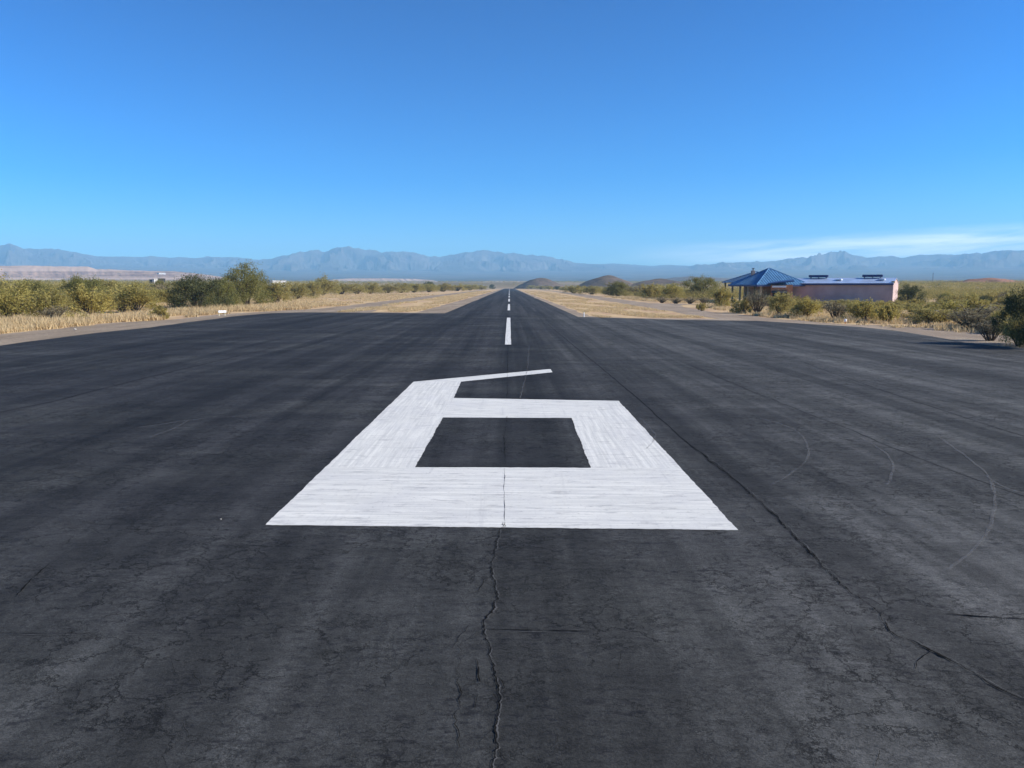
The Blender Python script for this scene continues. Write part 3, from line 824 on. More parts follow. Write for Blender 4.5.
# --- dry grass
def grass():
    rng = np.random.default_rng(11)
    T = []
    def add(x, y, h): T.append((x, y, h))
    glx = [(p[1], p[0]) for p in gl[:gl.index(gl_end)+1]]
    ys = [p[0] for p in glx]; xs = [p[1] for p in glx]
    def edge_l(y): return float(np.interp(y, ys, xs)) if y < gl_end.y else -27.6
    n = 0
    for _ in range(26000):           # deep straw between the left gravel and the bushes
        y = rng.uniform(40, 330)**1.0 if rng.random() < .55 else rng.uniform(44, 130)
        e = edge_l(y)-.3; b = bound(LB, y)-3
        x = rng.uniform(b, e)
        if x < -.74*y: continue
        k = noise.noise(Vector((x*.12, y*.12, 1)))
        if k < -.06: continue
        bare = max(0, (y-150)/200)
        if rng.random() < bare*.75: continue
        add(x, y, (rng.uniform(.22, .75) if y < 140 else rng.uniform(.10, .4))*(.85+1.1*k))
    for _ in range(9000):            # strip between runway shoulder and the left track
        y = 97+rng.random()**1.7*420; x = rng.uniform(-21.5, -11.8)
        k = noise.noise(Vector((x*.2, y*.05, 5)))
        if k < -.1: continue
        add(x, y, rng.uniform(.08, .28)*(1+k))
    for _ in range(9000):            # strip between runway and right road
        y = 80+rng.random()**1.7*420; x = rng.uniform(9.2, 20.2)
        k = noise.noise(Vector((x*.2, y*.05, 8)))
        if k < -.1: continue
        add(x, y, rng.uniform(.07, .24)*(1+k))
    for _ in range(20000):           # rough strip between right road and bushes, and among them
        y = rng.uniform(36, 240); x = bound(RB, y)+rng.uniform(-9, 16)
        e = np.interp(y, [0, 38, 48, 60, 75, 82, 100, 122, 140, 190, 330], [31, 34.5, 32.6, 29.6, 26.7, 26.6, 26.4, 27.4, 32, 28.2, 31.5])
        if x < e+.3 or (136 < y < 152 and x < 45) or x > .74*y: continue
        if 140 < y < 170 and 44 < x < 75: continue
        k = noise.noise(Vector((x*.15, y*.15, 12)))
        if k < -.2: continue
        add(x, y, rng.uniform(.15, .5)*(1+.6*k))
    T = np.array(T); nt = len(T)
    nb = 11
    base = np.repeat(T, nb, 0); n = len(base)
    bx = base[:, 0]+rng.normal(size=n)*.13; by = base[:, 1]+rng.normal(size=n)*.13
    hh = base[:, 2]*rng.uniform(.5, 1.15, n); wd = .030+.0002*base[:, 1]
    lean = rng.normal(size=(n, 2))*.38*hh[:, None]; th = rng.uniform(0, math.pi, n)
    dx = np.cos(th)*wd; dy = np.sin(th)*wd; z = gz(bx, by)-.01
    v = np.stack([np.stack([bx-dx, by-dy, z], 1), np.stack([bx+dx, by+dy, z], 1), np.stack([bx+lean[:, 0], by+lean[:, 1], z+hh], 1)], 1).reshape(-1, 3)
    f = np.arange(3*n).reshape(n, 3)
    o = mesh_obj('dry_grass', np_mesh('dry_grass', v, f, [M['grass']]))
    tag(o, 'straw coloured dry grass along the gravel edges', 'grass', kind='stuff')
    print('grass blades', n)
grass()

# ------------------------------------------------------------------ mountains and hills
def crest_interp(pts, px): return float(np.interp(px, [p[0] for p in pts], [p[1] for p in pts]))
def fbm(v, o=5): return noise.fractal(v, 1.0, 2.1, o)
def ridged(v, o=6): return noise.ridged_multi_fractal(v, 1.0, 2.1, o, 1.0, 2.0)
def mountain_range(name, pts, rng_, front, back, n=900, m=44, mat='mountain', label=None, spur=.75, seed=0, jag=.05, foot_up=0.0):
    px0, px1 = pts[0][0], pts[-1][0]
    v = []
    for i in range(n):
        px = px0+(px1-px0)*i/(n-1)
        py = crest_interp(pts, px)
        c = at_range(px, py, rng_)
        d = Vector((c.x, c.y)).normalized()
        az = math.atan2(d.x, d.y)
        foot = float(gz(d.x*(rng_-front), d.y*(rng_-front)))-6
        hc = c.z
        arc = az*rng_/front
        for j in range(m):
            t = j/(m-1)*1.45-1            # -1 front foot, 0 crest, .45 back
            rr = rng_+t*(front if t < 0 else back)
            prof = 1-abs(t) if t < 0 else 1-t*1.6
            prof = max(0, prof)
            q = Vector((arc*3.2, t*1.6, seed*7.7))
            w = abs(t)*(1-min(1, abs(t)))*4
            rg = ridged(Vector((arc*3.4+.45*fbm(q*1.3), t*.9, seed*3.3)), 6)-1.1
            rel = prof**1.25 + spur*w*rg*.6 + jag*fbm(q*5)*prof
            z = foot+(hc-foot)*rel
            if t > -.05 and t < .05: z = foot+(hc-foot)*(prof**1.25+jag*1.7*fbm(Vector((arc*16, t*4, seed))))
            z = max(z, foot-4) if t > -1 else foot-10
            v.append((d.x*rr, d.y*rr, z))
    f = []
    for i in range(n-1):
        for j in range(m-1):
            a = i*m+j; f.append((a, a+m, a+m+1, a+1))
    me = np_mesh(name, v, f, [M[mat]], True)
    o = mesh_obj(name, me)
    return tag(o, label, kind='structure')

far_left = [(-180, 250), (-120, 247), (-60, 250), (-25, 246), (0, 245.5), (10, 244.2), (18, 246.5), (25, 248.5), (45, 248.2), (58, 249), (70, 250.8), (82, 253.5), (95, 256), (110, 256.6), (122, 256.2), (135, 257), (150, 255.8), (165, 257), (190, 257.5), (215, 257), (232, 257), (250, 258.5), (275, 260), (320, 264), (360, 268)]
mid = [(205, 266), (230, 262), (250, 259.8), (265, 259.5), (278, 256.8), (290, 254), (302, 251), (311, 250), (318, 251.2), (324, 251.5), (332, 248.6), (341, 246.5), (349, 246.2), (360, 248), (372, 250.5), (385, 252), (405, 252), (420, 253.5), (430, 256), (441, 256.4), (450, 254.8), (462, 253), (474, 251), (482, 249), (490, 250.4), (502, 252), (516, 253.6), (535, 254.8), (550, 256.5), (565, 260.5), (580, 263), (600, 264.2), (630, 265.5), (660, 267.5), (700, 270)]
low_right = [(560, 268), (590, 264.6), (615, 263.3), (635, 264.6), (650, 265.8), (668, 264.8), (690, 266), (712, 266), (740, 267), (800, 270)]
right = [(640, 268.5), (670, 266.6), (700, 265.3), (722, 263.6), (732, 262.8), (741, 262.0), (750, 262.6), (765, 261.8), (780, 260.2), (795, 258.3), (810, 257), (822, 253.8), (832, 251.6), (838, 251.2), (848, 253), (858, 255.6), (868, 257.2), (880, 256.6), (892, 256), (902, 257.3), (914, 255.4), (928, 254.2), (945, 254.0), (960, 254.4), (970, 253.2), (976, 252.2), (982, 253), (990, 250.4), (998, 251.2), (1008, 250.6), (1024, 251.2), (1060, 249), (1110, 252), (1180, 250), (1240, 255)]
mountain_range('mountains', far_left, 9300, 2000, 900, seed=1, label='far pale blue mountain range at the left')
mountain_range('mountains', low_right, 9600, 1500, 900, n=200, seed=2, label='faint low blue ridge behind the central gap')
mountain_range('mountains', mid, 8600, 1900, 900, seed=3, label='blue mountain range with two broad summits left of the runway')
mountain_range('mountains', right, 8900, 2000, 900, seed=4, spur=1.15, label='long blue mountain range at the right with one high peak')

def mesa(name, pts, rng_, depth, mat, label, seed, base=None, n=260, gully=.6, steep=.75):
    v = []; m = 18
    for i in range(n):
        px = pts[0][0]+(pts[-1][0]-pts[0][0])*i/(n-1)
        c = at_range(px, crest_interp(pts, px), rng_)
        d = Vector((c.x, c.y)).normalized(); az = math.atan2(d.x, d.y)
        foot = float(gz(d.x*rng_, d.y*rng_))-3
        hh = max(0.3, c.z-foot)
        for j in range(m):
            t = j/(m-1)
            g = ridged(Vector((az*130+t*1.1, seed, t*.3)), 4)-1
            up_ = min(1, t/steep)                   # slope rising to a flat top
            gg = gully*math.sin(math.pi*min(1, up_))*g*.22
            z = foot+hh*max(0, up_+gg) + (fbm(Vector((az*160, t*3, seed)), 3)*.02*hh if t > 0 else -3)
            rr = rng_-depth*(1-t)+ (g*6 if 0 < up_ < 1 else 0)
            v.append((d.x*rr, d.y*rr, z if t > 0 else foot-4))
        v.append((d.x*(rng_+30), d.y*(rng_+30), foot-4))
    m += 1; f = []
    for i in range(n-1):
        for j in range(m-1):
            a = i*m+j; f.append((a, a+m, a+m+1, a+1))
    o = mesh_obj(name, np_mesh(name, v, f, [M[mat]], True))
    return tag(o, label, kind='structure')
mesa('mine_terraces', [(-140, 266), (-40, 266), (0, 266.2), (30, 265.8), (60, 266.6), (88, 266.8), (96, 269.5), (110, 269.5), (128, 270.5), (150, 271), (175, 271.5), (200, 274), (222, 277), (240, 281)], 2750, 130, 'tailings', 'banded tan and lilac mine tailings bench at far left', 3)
mesa('mine_terraces', [(60, 280), (80, 275.5), (110, 274.6), (150, 274.2), (172, 274.8), (196, 277), (215, 281)], 2500, 90, 'tailings', 'lower pale tailings bench in front of the banded one', 5)
mesa('pale_bank', [(318, 282), (334, 279.4), (350, 278.5), (385, 278.4), (415, 279.0), (432, 280.2), (440, 282)], 2600, 60, 'pale', 'long pale bank across the plain left of the runway', 7, gully=.1)
mesa('pale_bank', [(455, 284), (470, 281.6), (490, 280.8), (520, 281.0), (536, 281.8), (545, 284)], 2700, 60, 'pale', 'short pale bank on the plain beyond the runway end', 9, gully=.1)

def hill(name, px, top, rng_, wl, wr, mat, label, seed, rough=.14, power=1.0, depth=1.0):
    c = at_range(px, top, rng_); d = Vector((c.x, c.y)).normalized(); s = Vector((d.y, -d.x))
    k = rng_/F; n = 48; v = []
    foot = float(gz(c.x, c.y))-2.5; hh = c.z-foot
    for i in range(n+1):
        for j in range(n+1):
            a = -1.1+2.2*i/n; b = -1.1+2.2*j/n
            rad = math.sqrt(a*a+b*b+.05)-.10
            q = Vector((a*2.2+seed*5, b*2.2, seed))
            pr = max(0, 1-rad)**power
            pr = pr*(1-.18*math.exp(-(rad*5)**2)*0) + rough*fbm(q, 5)*pr*(1.4-pr) + .5*rough*(ridged(q*1.2, 4)-1)*min(1, rad*2)*pr*.7
            wx = a*(wr if a > 0 else wl)*k
            p = Vector((c.x, c.y))+s*wx+d*b*depth*(wl+wr)*.5*k
            v.append((p.x, p.y, foot+hh*pr-1.0*(rad > 1)))
    f = [(i*(n+1)+j, (i+1)*(n+1)+j, (i+1)*(n+1)+j+1, i*(n+1)+j+1) for i in range(n) for j in range(n)]
    o = mesh_obj(name, np_mesh(name, v, f, [M[mat]], True))
    return tag(o, label, kind='structure')
hill('hill', 539.5, 276.6, 1150, 26, 30, 'hill', 'smaller brown cone hill right of the runway end', 1, .10, .8)
hill('hill', 608, 273.6, 900, 34, 32, 'hill', 'larger brown cone hill right of the runway', 2, .08, .8)
hill('hill', 661, 277.6, 900, 40, 36, 'hill', 'low brown knoll between the cone hill and the mesquite', 3, .25, 1.0)
hill('hill', 690, 275.8, 2600, 34, 52, 'hill', 'bluish knoll behind the umbrella shaped mesquite', 4, .2, .7)
hill('earth_mound', 987, 276.8, 760, 34, 40, 'red', 'red earth mound on the skyline at the right', 6, .3, .85)
hill('earth_mound', 955, 280.2, 900, 30, 44, 'hill', 'dark low rise left of the red earth mound', 8, .25, .7)
hill('earth_mound', 1040, 280.2, 900, 60, 60, 'hill', 'long brown rise at the right edge of the skyline', 9, .2, .7)

# ------------------------------------------------------------------ buildings
def metal_roof(name, col, rough=.35, seam=2.2, axis='x'):
    t = NT(name)
    tc = t.n('ShaderNodeTexCoord'); sp = t.n('ShaderNodeSeparateXYZ'); t.l(tc.outputs['Object'], sp.inputs[0])
    w = t.math('PINGPONG', t.math('MULTIPLY', sp.outputs[0 if axis == 'x' else 1], seam), .5)
    n = t.noise(t.pos(obj=True), .6, 4)
    c = t.mix(t.ramp(n, .3, .7), tuple(x*.85 for x in col), tuple(x*1.15 for x in col))
    t.bump(t.ramp(w, 0, .10, 1, 0), 1.0, .05)
    m = t.fin(c, rough, .5); t.b.inputs['Metallic'].default_value = .25
    return m
M['roof_blue'] = metal_roof('blue_metal_roof', (.105, .245, .410), .40)
M['roof_pale'] = metal_roof('pale_blue_metal_roof', (.36, .46, .62), .36)
M['fascia'] = simple('navy_fascia', (.014, .035, .115), .45, .4, .15)
M['mauve'] = simple('mauve_stucco', (.44, .335, .310), .9, .15, .10, .5)
M['orange'] = simple('terracotta_stucco', (.47, .215, .11), .9, .15, .15, .7)
M['tan'] = simple('tan_post', (.42, .29, .17), .85, .2, .15)
M['cream'] = simple('pale_panel', (.50, .50, .49), .7, .2, .08)
M['white'] = simple('white_metal', (.78, .78, .78), .5, .4, .05)
M['interior_shade'] = simple('shaded_opening', (.020, .017, .016), .8, .2, .3)  # near-black colour stands for the shade inside openings
M['steel'] = simple('dark_steel', (.06, .06, .065), .6, .4, .1)
M['stone'] = simple('flue_stone', (.30, .26, .23), .9, .1, .3, 2)

# long hangar
rz = R(-32)
hg = empty('hangar', (69.3, 139.8, float(gz(70, 140))), rz, label='long mauve stucco building with pale blue low roof and navy eaves', cat='building')
LN, DP, EV, RG = 20.6, 9.0, 3.75, 4.75
b = MB()
n_ = [(-LN, 0, -.2), (0, 0, -.2), (0, DP, -.2), (-LN, DP, -.2)]
b.v += [(-LN, 0, -.2), (0, 0, -.2), (0, DP, -.2), (-LN, DP, -.2), (-LN, 0, EV), (0, 0, EV), (0, DP, EV), (-LN, DP, EV), (-LN, DP/2, RG-.15), (0, DP/2, RG-.15)]
b.f += [(0, 1, 5, 4), (1, 2, 6, 9, 5), (2, 3, 7, 6), (3, 0, 4, 8, 7), (4, 5, 9, 8), (6, 7, 8, 9), (3, 2, 1, 0)]
b.build('wall', M['mauve'], hg)
b = MB()
for (y0, z0, y1, z1) in ((-.35, EV-.03, DP/2, RG), (DP+.35, EV-.03, DP/2, RG)):
    b.prism([(-LN-.3, y0, z0), (.12, y0, z0), (.12, y1, z1), (-LN-.3, y1, z1)], (0, 0, .06))
rf = b.build('roof', M['roof_pale'], hg)
b = MB(); b.box(-LN-.3, .12, -.42, -.353, EV-.30, EV+.05); b.build('fascia', M['fascia'], hg, .01)
for xx in (-13.6, -4.0):
    b = MB(); b.box(xx-1.75, xx+1.75, DP/2-.5, DP/2+.5, RG+.22, RG+.66)
    for k in (-1.4, 0, 1.4): b.box(xx+k-.06, xx+k+.06, DP/2-.3, DP/2+.3, RG-.02, RG+.22)
    b.build('ridge_vent', M['fascia'], rf, .02)
for xx in (-9.6, -2.2):
    b = MB(); b.box(xx-.55, xx+.55, 2.0, 3.2, EV+.55+.10, EV+.55+.32); b.build('skylight', M['white'], rf, .03)
b = MB(); b.tube([(.02, -.25, EV-.25), (.02, -.25, 0)], [.05, .05], 8); b.build('downpipe', M['mauve'], hg)
b = MB(); b.box(-.35, .22, .2, .8, EV+.05, EV+.42); b.build('end_cap', M['tan'], hg, .02)

# terminal with hip roof
z0 = float(gz(51, 152))
tm = empty('terminal_building', (51.0, 152.5, z0), 0, label='blue hip roofed pavilion on tan posts left of the mauve building', cat='building')
phi = -18.5-30
def rot(x, y, a): return (x*math.cos(a)-y*math.sin(a), x*math.sin(a)+y*math.cos(a))
s = 5.65
th = R(11.5)
cor = [rot(*p, th) for p in ((-s, -s), (s, -s), (s, s), (-s, s))]
EZ, AZ = 3.55, 6.75
def hip(mb, cor, ez, az, th_=.10, apex=(0, 0)):
    n = len(mb.v)
    mb.v += [(x, y, ez) for x, y in cor]+[(apex[0], apex[1], az)]+[(x, y, ez-th_) for x, y in cor]
    for i in range(4):
        j = (i+1) % 4
        mb.f.append((n+i, n+j, n+4)); mb.f.append((n+5+i, n+5+j, n+j, n+i))
    mb.f.append((n+8, n+7, n+6, n+5))
def facet_roof(name, cor, ez, az, m, parent, seam=.55):
    """hip roof with raised standing seams running up every facet"""
    mb = MB(); hip(mb, cor, ez, az)
    ap = Vector((0, 0, az))
    for i in range(4):
        a = Vector((*cor[i], ez)); c = Vector((*cor[(i+1) % 4], ez)); mid_ = (a+c)/2
        n = int((c-a).length/seam); upv = (ap-mid_)
        for k in range(1, n):
            t = k/n; p = a.lerp(c, t); L = 1-abs(2*t-1)
            q = p+upv*L*.98
            side = (c-a).normalized()*.03; nz_ = upv.cross(c-a).normalized()
            if nz_.z < 0: nz_ = -nz_
            mb.prism([p-side, p+side, q+side, q-side], nz_*.07)
        h0 = a+Vector((0, 0, .02)); mb.tube([h0, ap+Vector((0, 0, .04))], [.09, .09], 6)
    return mb.build(name, m, parent)
rf = facet_roof('roof', cor, EZ, AZ, M['roof_blue'], tm)
b = MB()
for i in range(4):
    a = Vector((*cor[i], 0)); c = Vector((*cor[(i+1) % 4], 0)); o_ = (c-a).normalized(); nn = Vector((o_.y, -o_.x, 0))*.06
    b.prism([a+Vector((0, 0, EZ-.34)), c+Vector((0, 0, EZ-.34)), c+Vector((0, 0, EZ-.012)), a+Vector((0, 0, EZ-.012))], nn)
b.build('fascia', M['fascia'], tm)
for i in range(4):
    for t in ((.06, .36, .66) if i in (0, 3) else (.06, .5)):
        x = cor[i][0]*(1-t)+cor[(i+1) % 4][0]*t; y = cor[i][1]*(1-t)+cor[(i+1) % 4][1]*t
        x *= .93; y *= .93
        b = MB(); b.box(x-.16, x+.16, y-.16, y+.16, -.2, EZ-.12); b.build('post', M['tan'], tm, .02)
b = MB()
cc = [rot(*p, th) for p in ((.6, .2), (4.6, .2), (4.6, 4.6), (.6, 4.6))]
b.prism([(x, y, -.2) for x, y in cc], (0, 0, EZ+.02)); wl_ = b.build('wall', M['orange'], tm)
b = MB()
for x0, x1 in ((.9, 2.3), (2.7, 4.3)):
    q = [rot(*p, th) for p in ((x0, .14), (x1, .14), (x1, .197), (x0, .197))]
    b = MB(); b.prism([(x, y, .25) for x, y in q], (0, 0, 2.4)); b.build('interior_shade_panel', M['interior_shade'], wl_)  # dark panels painting the shaded interior behind the posts
b = MB(); cx, cy = rot(-2.2, 2.2, th)
b.box(cx-.33, cx+.33, cy-.33, cy+.33, 3.3, 6.35); ch = b.build('chimney', M['stone'], rf, .02)
b = MB(); b.tube([(cx, cy, 6.35), (cx, cy, 6.75)], [.13, .13], 8); b.box(cx-.24, cx+.24, cy-.24, cy+.24, 6.75, 6.83); b.build('flue_cap', M['steel'], ch)

# rear pavilion roof, paler
rp = empty('rear_pavilion', (51.4, 161.5, z0), 0, label='paler blue roofed wing behind left of the hip roofed pavilion', cat='building')
cor2 = [rot(*p, R(11.5)) for p in ((-5.2, -5.0), (5.2, -5.0), (5.2, 5.0), (-5.2, 5.0))]
facet_roof('roof', cor2, 4.1, 6.25, metal_roof('slate_blue_roof', (.060, .135, .25), .4), rp)
b = MB(); cc = [rot(*p, R(11.5)) for p in ((-.6, -3.0), (4.2, -3.0), (4.2, 4.0), (-.6, 4.0))]
b.prism([(x, y, -.2) for x, y in cc], (0, 0, 4.2)); b.build('wall', M['orange'], rp)
for qx, qy in ((-4.7, -4.5), (-4.7, 4.4), (-1.6, -4.5), (1.8, -4.5), (4.7, -4.5)):
    qx, qy = rot(qx, qy, R(11.5))
    b = MB(); b.box(qx-.16, qx+.16, qy-.16, qy+.16, -.2, 4.0); b.build('post', M['tan'], rp, .02)

# connector / entry wing
cn = empty('entry_wing', (51.5, 145.6, z0), R(-19), label='terracotta entry wing with dark navy sloping roof between the pavilion and mauve building', cat='building')
b = MB(); b.box(-2.2, 1.7, 0, 2.2, -.2, 3.5); wl_ = b.build('wall', M['orange'], cn)
b = MB(); b.prism([(-2.7, -.9, 3.6), (1.9, -.9, 4.1), (1.9, 2.4, 4.4), (-2.7, 2.4, 3.9), ], (0, 0, .16)); b.build('roof', M['fascia'], cn)
b = MB(); b.box(-2.0, .5, -.35, -.004, 3.0, 3.35); b.build('lintel', M['white'], cn, .02)
b = MB(); b.box(-1.9, .6, -.06, -.003, .1, 2.05); b.build('door', M['interior_shade'], wl_)  # near-black panel, the doorway's inner shade put into its colour
b = MB(); b.prism([(-2.1, -.004, 2.25), (-2.1, -.9, 2.0), (-2.1, -.9, 2.1), (-2.1, -.004, 2.4)], (2.8, 0, 0)); b.build('awning', M['steel'], wl_)
b = MB(); b.box(.8, 1.7, -1.2, -.004, -.2, 2.1); b.build('planter_wall', M['orange'], cn, .02)

# distant buildings, left
def box_building(px0, px1, top, base, rng_, m, name, label, depth, roofm=None, openings=0, turn=0, zb=None):
    c = at_range((px0+px1)/2, base, rng_); z = float(gz(c.x, c.y))-.3 if zb is None else at_range((px0+px1)/2, zb, rng_).z
    t = at_range((px0+px1)/2, top, rng_).z
    az = math.atan2(c.x, c.y)
    k = fwd.dot(Vector((c.x, c.y, 0)))/F; w = (px1-px0)*k
    e = empty(name, (c.x, c.y, z), -az+R(turn), label=label, cat='building')
    h = t-z
    b = MB(); b.box(-w/2, w/2, 0, depth, 0, h-.25); wl = b.build('wall', m, e)
    b = MB(); b.box(-w/2-.2, w/2+.2, -.2, depth+.2, h-.25, h); b.build('roof', roofm or m, e, .03)
    for q in range(openings):
        x = -w/2+w*(q+.5)/openings
        b = MB(); b.box(x-.7, x+.7, -.05, -.003, .4, h*.6); b.build('door', M['interior_shade'], wl)
    return e
M['charcoal_wall'] = simple('charcoal_panel', (.045, .042, .050), .7, .3, .2)  # dark grey colour of two far sheds
box_building(149.8, 153.9, 279.4, 284.5, 520, M['charcoal_wall'], 'shed', 'narrow charcoal shed at left end of the far shed row', 4)
box_building(154.3, 158.0, 278.8, 284.5, 518, M['cream'], 'shed', 'white shed between two charcoal sheds beyond the left scrub', 2.4, turn=28)
box_building(158.6, 165.2, 278.4, 284.5, 521, M['charcoal_wall'], 'shed', 'wide charcoal shed at right end of the far shed row', 5)
box_building(180.4, 182.6, 279.2, 284.5, 500, simple('cream_panel', (.62, .52, .40), .8), 'shed', 'small cream hut peeking over the scrub left of dark mesquite', 3)
box_building(272.4, 286.6, 280.5, 284, 560, M['cream'], 'warehouse', 'long low white building right of the tallest mesquite', 12, turn=24)
box_building(159, 165.5, 272.9, 274.6, 2505, M['cream'], 'warehouse', 'tiny white building on the far mine terrace', 14, turn=20, zb=274.9)

# antenna mast on the plain, right
c = at_range(932.6, 283, 700); z = float(gz(c.x, c.y)); t = at_range(932.6, 271.8, 700).z
am = empty('antenna_mast', (c.x, c.y, z), .4, label='thin dark antenna mast standing alone against the mountains', cat='mast')
b = MB(); hh = t-z
for k in range(3):
    a = k*2.094; b.tube([(.38*math.cos(a), .38*math.sin(a), 0), (.22*math.cos(a), .22*math.sin(a), hh*.9)], [.07, .05], 5)
for q in range(14):
    zz = hh*.9*q/14; rr = .38-.16*q/14
    for k in range(3):
        a, a2 = k*2.094, (k+1)*2.094
        b.tube([(rr*math.cos(a), rr*math.sin(a), zz), (rr*math.cos(a2), rr*math.sin(a2), zz+hh*.9/14)], [.03, .03], 4)
b.build('lattice', M['steel'], am)
b = MB(); b.tube([(0, 0, hh*.88), (0, 0, hh)], [.05, .03], 5); b.build('aerial', M['steel'], am)

# small runway furniture
p = ground_at(222.5, 316.0)
sg = empty('runway_sign', p, R(38), label='small white blank sign board on two legs at the left gravel edge', cat='sign')
b = MB(); b.box(-.42, .42, -.03, .03, .36, .60); b.build('board', M['white'], sg, .01)
for x in (-.34, .30):
    b = MB(); b.box(x-.035, x+.035, .034, .09, -.05, .62); b.build('leg', simple('pale_leg', (.55, .50, .36), .8), sg)
p = ground_at(584, 317.2)
mk = empty('edge_marker', p, 0, label='slim pale post at the right corner where the runway narrows', cat='marker')
b = MB(); b.tube([(0, 0, 0), (0, 0, .42)], [.05, .045], 8); b.build('post', M['white'], mk)
b = MB(); b.tube([(0, 0, .42), (0, 0, .50)], [.07, .05], 8); b.build('lens', M['white'], mk)
p = ground_at(845.2, 324.0)
mk = empty('edge_marker', p, 0, label='short white topped post in the grass below the mauve wall', cat='marker')
b = MB(); b.tube([(0, 0, 0), (0, 0, .20)], [.04, .04], 8); b.build('post', simple('orange_post', (.55, .20, .08), .7), mk)
b = MB(); b.tube([(0, 0, .20), (0, 0, .30), (0, 0, .40), (0, 0, .44)], [.10, .12, .11, .04], 10); b.build('lens', M['white'], mk)
p = ground_at(438, 302.6)

# a few loose stones on the asphalt and gravel
for k, (px, py, r) in enumerate(((221, 519.5, .013), (75, 329.5, .10))):
    bm = bmesh.new(); bmesh.ops.create_icosphere(bm, subdivisions=2, radius=r)
    for v in bm.verts: v.co *= 1+.3*noise.noise(v.co*(1.5/r)+Vector((k, 0, 0))); v.co.z *= .6
    me = bpy.data.meshes.new('stone'); bm.to_mesh(me); bm.free(); me.materials.append(simple('pale_stone', (.38, .36, .33), .9))
    o = mesh_obj('stone', me); q = ground_at(px, py, Z_A); o.location = (q.x, q.y, (Z_A if k == 0 else .02)+r*.4)
    lab = ['small pale stone on the asphalt left of the numeral', 'pale rock on the gravel shoulder, left'][k]
    tag(o, lab, 'stone')

# ------------------------------------------------------------------ light, sky, air
SUN_AZ, SUN_EL = R(97), R(30)          # azimuth clockwise from the runway direction (+Y)
sd = Vector((math.sin(SUN_AZ)*math.cos(SUN_EL), math.cos(SUN_AZ)*math.cos(SUN_EL), math.sin(SUN_EL)))
sun = bpy.data.lights.new('sun', 'SUN'); sun.energy = 5.0; sun.angle = R(.5); sun.color = (1, .92, .80)
so = bpy.data.objects.new('sun', sun); C.objects.link(so); so.rotation_euler = sd.to_track_quat('Z', 'Y').to_euler(); so.location = (0, 0, 50)

w = bpy.data.worlds.new('World'); S.world = w; w.use_nodes = True
nt = w.node_tree; nt.nodes.clear()
def N(t, **k):
    x = nt.nodes.new(t)
    for a, v in k.items(): setattr(x, a, v)
    return x
out = N('ShaderNodeOutputWorld'); bg = N('ShaderNodeBackground'); bg.inputs[1].default_value = .05
sky = N('ShaderNodeTexSky'); sky.sky_type = 'NISHITA'; sky.sun_disc = False
sky.sun_elevation = SUN_EL; sky.sun_rotation = SUN_AZ
sky.altitude = 1000; sky.air_density = 1.0; sky.dust_density = 1.2; sky.ozone_density = 10.0
tc = N('ShaderNodeTexCoord'); sp = N('ShaderNodeSeparateXYZ'); nt.links.new(tc.outputs['Generated'], sp.inputs[0])
def wm(op, a, b=None):
    x = N('ShaderNodeMath'); x.operation = op
    for i, v in enumerate((a, b)):
        if v is None: continue
        if isinstance(v, (int, float)): x.inputs[i].default_value = v
        else: nt.links.new(v, x.inputs[i])
    return x.outputs[0]
def wr(v, a, b, lo=0, hi=1):
    x = N('ShaderNodeMapRange'); x.interpolation_type = 'SMOOTHSTEP'
    for nme, q in (('From Min', a), ('From Max', b), ('To Min', lo), ('To Max', hi)): x.inputs[nme].default_value = q
    nt.links.new(v, x.inputs[0]); return x.outputs[0]
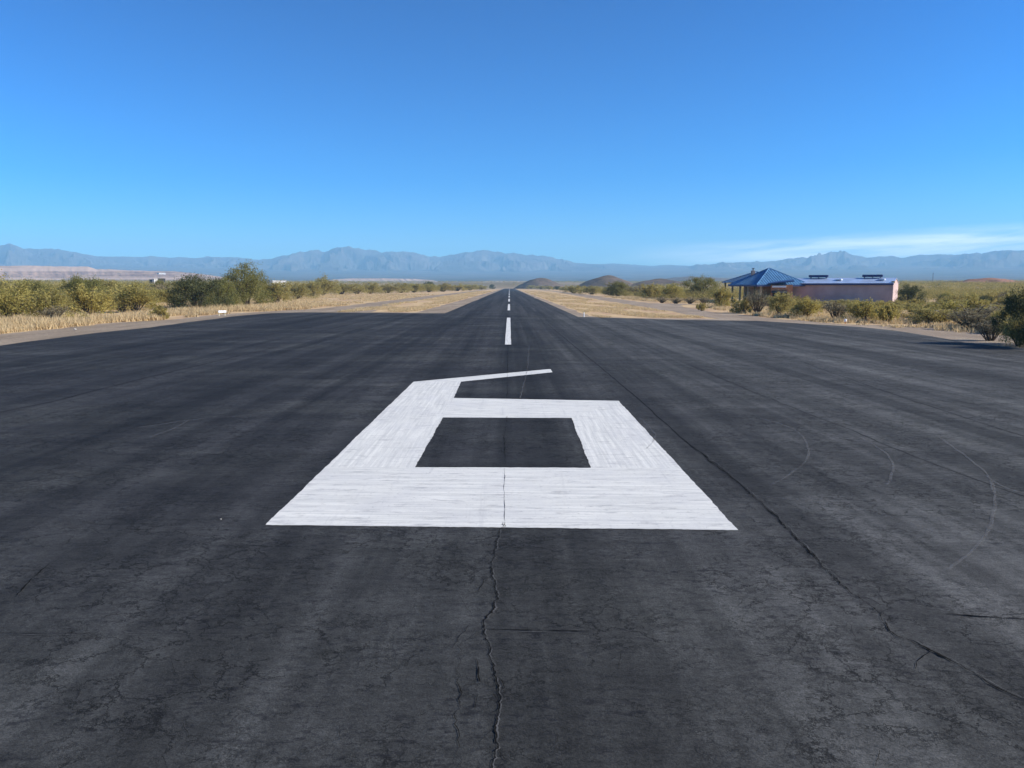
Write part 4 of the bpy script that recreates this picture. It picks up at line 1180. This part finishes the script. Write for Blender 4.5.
# thin cirrus low over the right-hand mountains
az = wm('ARCTAN2', sp.outputs[0], sp.outputs[1]); el = wm('ARCSINE', sp.outputs[2])
cx = N('ShaderNodeCombineXYZ'); nt.links.new(wm('MULTIPLY', az, 7), cx.inputs[0]); nt.links.new(wm('MULTIPLY', wm('SUBTRACT', el, wm('MULTIPLY', az, .045)), 75), cx.inputs[1])
nz = N('ShaderNodeTexNoise'); nz.inputs['Scale'].default_value = 1.0; nz.inputs['Detail'].default_value = 6; nz.inputs['Roughness'].default_value = .6; nz.inputs['Distortion'].default_value = .4
nt.links.new(cx.outputs[0], nz.inputs['Vector'])
tilt = wm('SUBTRACT', el, wm('MULTIPLY', az, .038))
band = wm('MULTIPLY', wr(tilt, .008, .026), wr(tilt, .031, .050, 1, 0))
band = wm('MULTIPLY', band, wr(az, .08, .45))
cl = wm('MULTIPLY', band, wr(nz.outputs[0], .22, .72))
CLOUD = .9
mx = N('ShaderNodeMix'); mx.data_type = 'RGBA'
nt.links.new(wm('MULTIPLY', cl, CLOUD), mx.inputs[0]); hs = N('ShaderNodeHueSaturation'); hs.inputs['Saturation'].default_value = 1.10; gm_ = N('ShaderNodeGamma'); gm_.inputs[1].default_value = 1.6; nt.links.new(sky.outputs[0], gm_.inputs[0]); nt.links.new(gm_.outputs[0], hs.inputs['Color']); gr = N('ShaderNodeMix'); gr.data_type = 'RGBA'; gr.blend_type = 'MULTIPLY'; gr.inputs[0].default_value = 1.0; gr.inputs[7].default_value = (.94, 1.0, .80, 1); nt.links.new(hs.outputs[0], gr.inputs[6]); nt.links.new(gr.outputs[2], mx.inputs[6]); mx.inputs[7].default_value = (24, 24, 23.5, 1)
nt.links.new(mx.outputs[2], bg.inputs[0]); nt.links.new(bg.outputs[0], out.inputs[0])

HAZE = 1.3e-4
hz = MB(); hz.box(-9900, 9900, -300, 10800, -60, 580)
hm = bpy.data.materials.new('haze_air'); hm.use_nodes = True; t_ = hm.node_tree; t_.nodes.clear()
mo = t_.nodes.new('ShaderNodeOutputMaterial'); pv = t_.nodes.new('ShaderNodeVolumePrincipled')
pv.inputs['Color'].default_value = (.37, .71, 1, 1); pv.inputs['Density'].default_value = HAZE; pv.inputs['Anisotropy'].default_value = 0.0
t_.links.new(pv.outputs[0], mo.inputs['Volume'])
ho = hz.build('haze', hm); tag(ho, 'pale blue desert air over the whole plain', kind='stuff')

# ------------------------------------------------------------------ render settings
S.view_settings.view_transform = 'Standard'; S.view_settings.look = 'None'
S.view_settings.exposure = 0.78; S.view_settings.gamma = 1.0; S.view_settings.use_curve_mapping = False
cy = S.cycles
cy.use_denoising = True
cy.max_bounces = 6; cy.diffuse_bounces = 3; cy.glossy_bounces = 2; cy.transmission_bounces = 4; cy.transparent_max_bounces = 8; cy.volume_bounces = 2
cy.use_adaptive_sampling = False
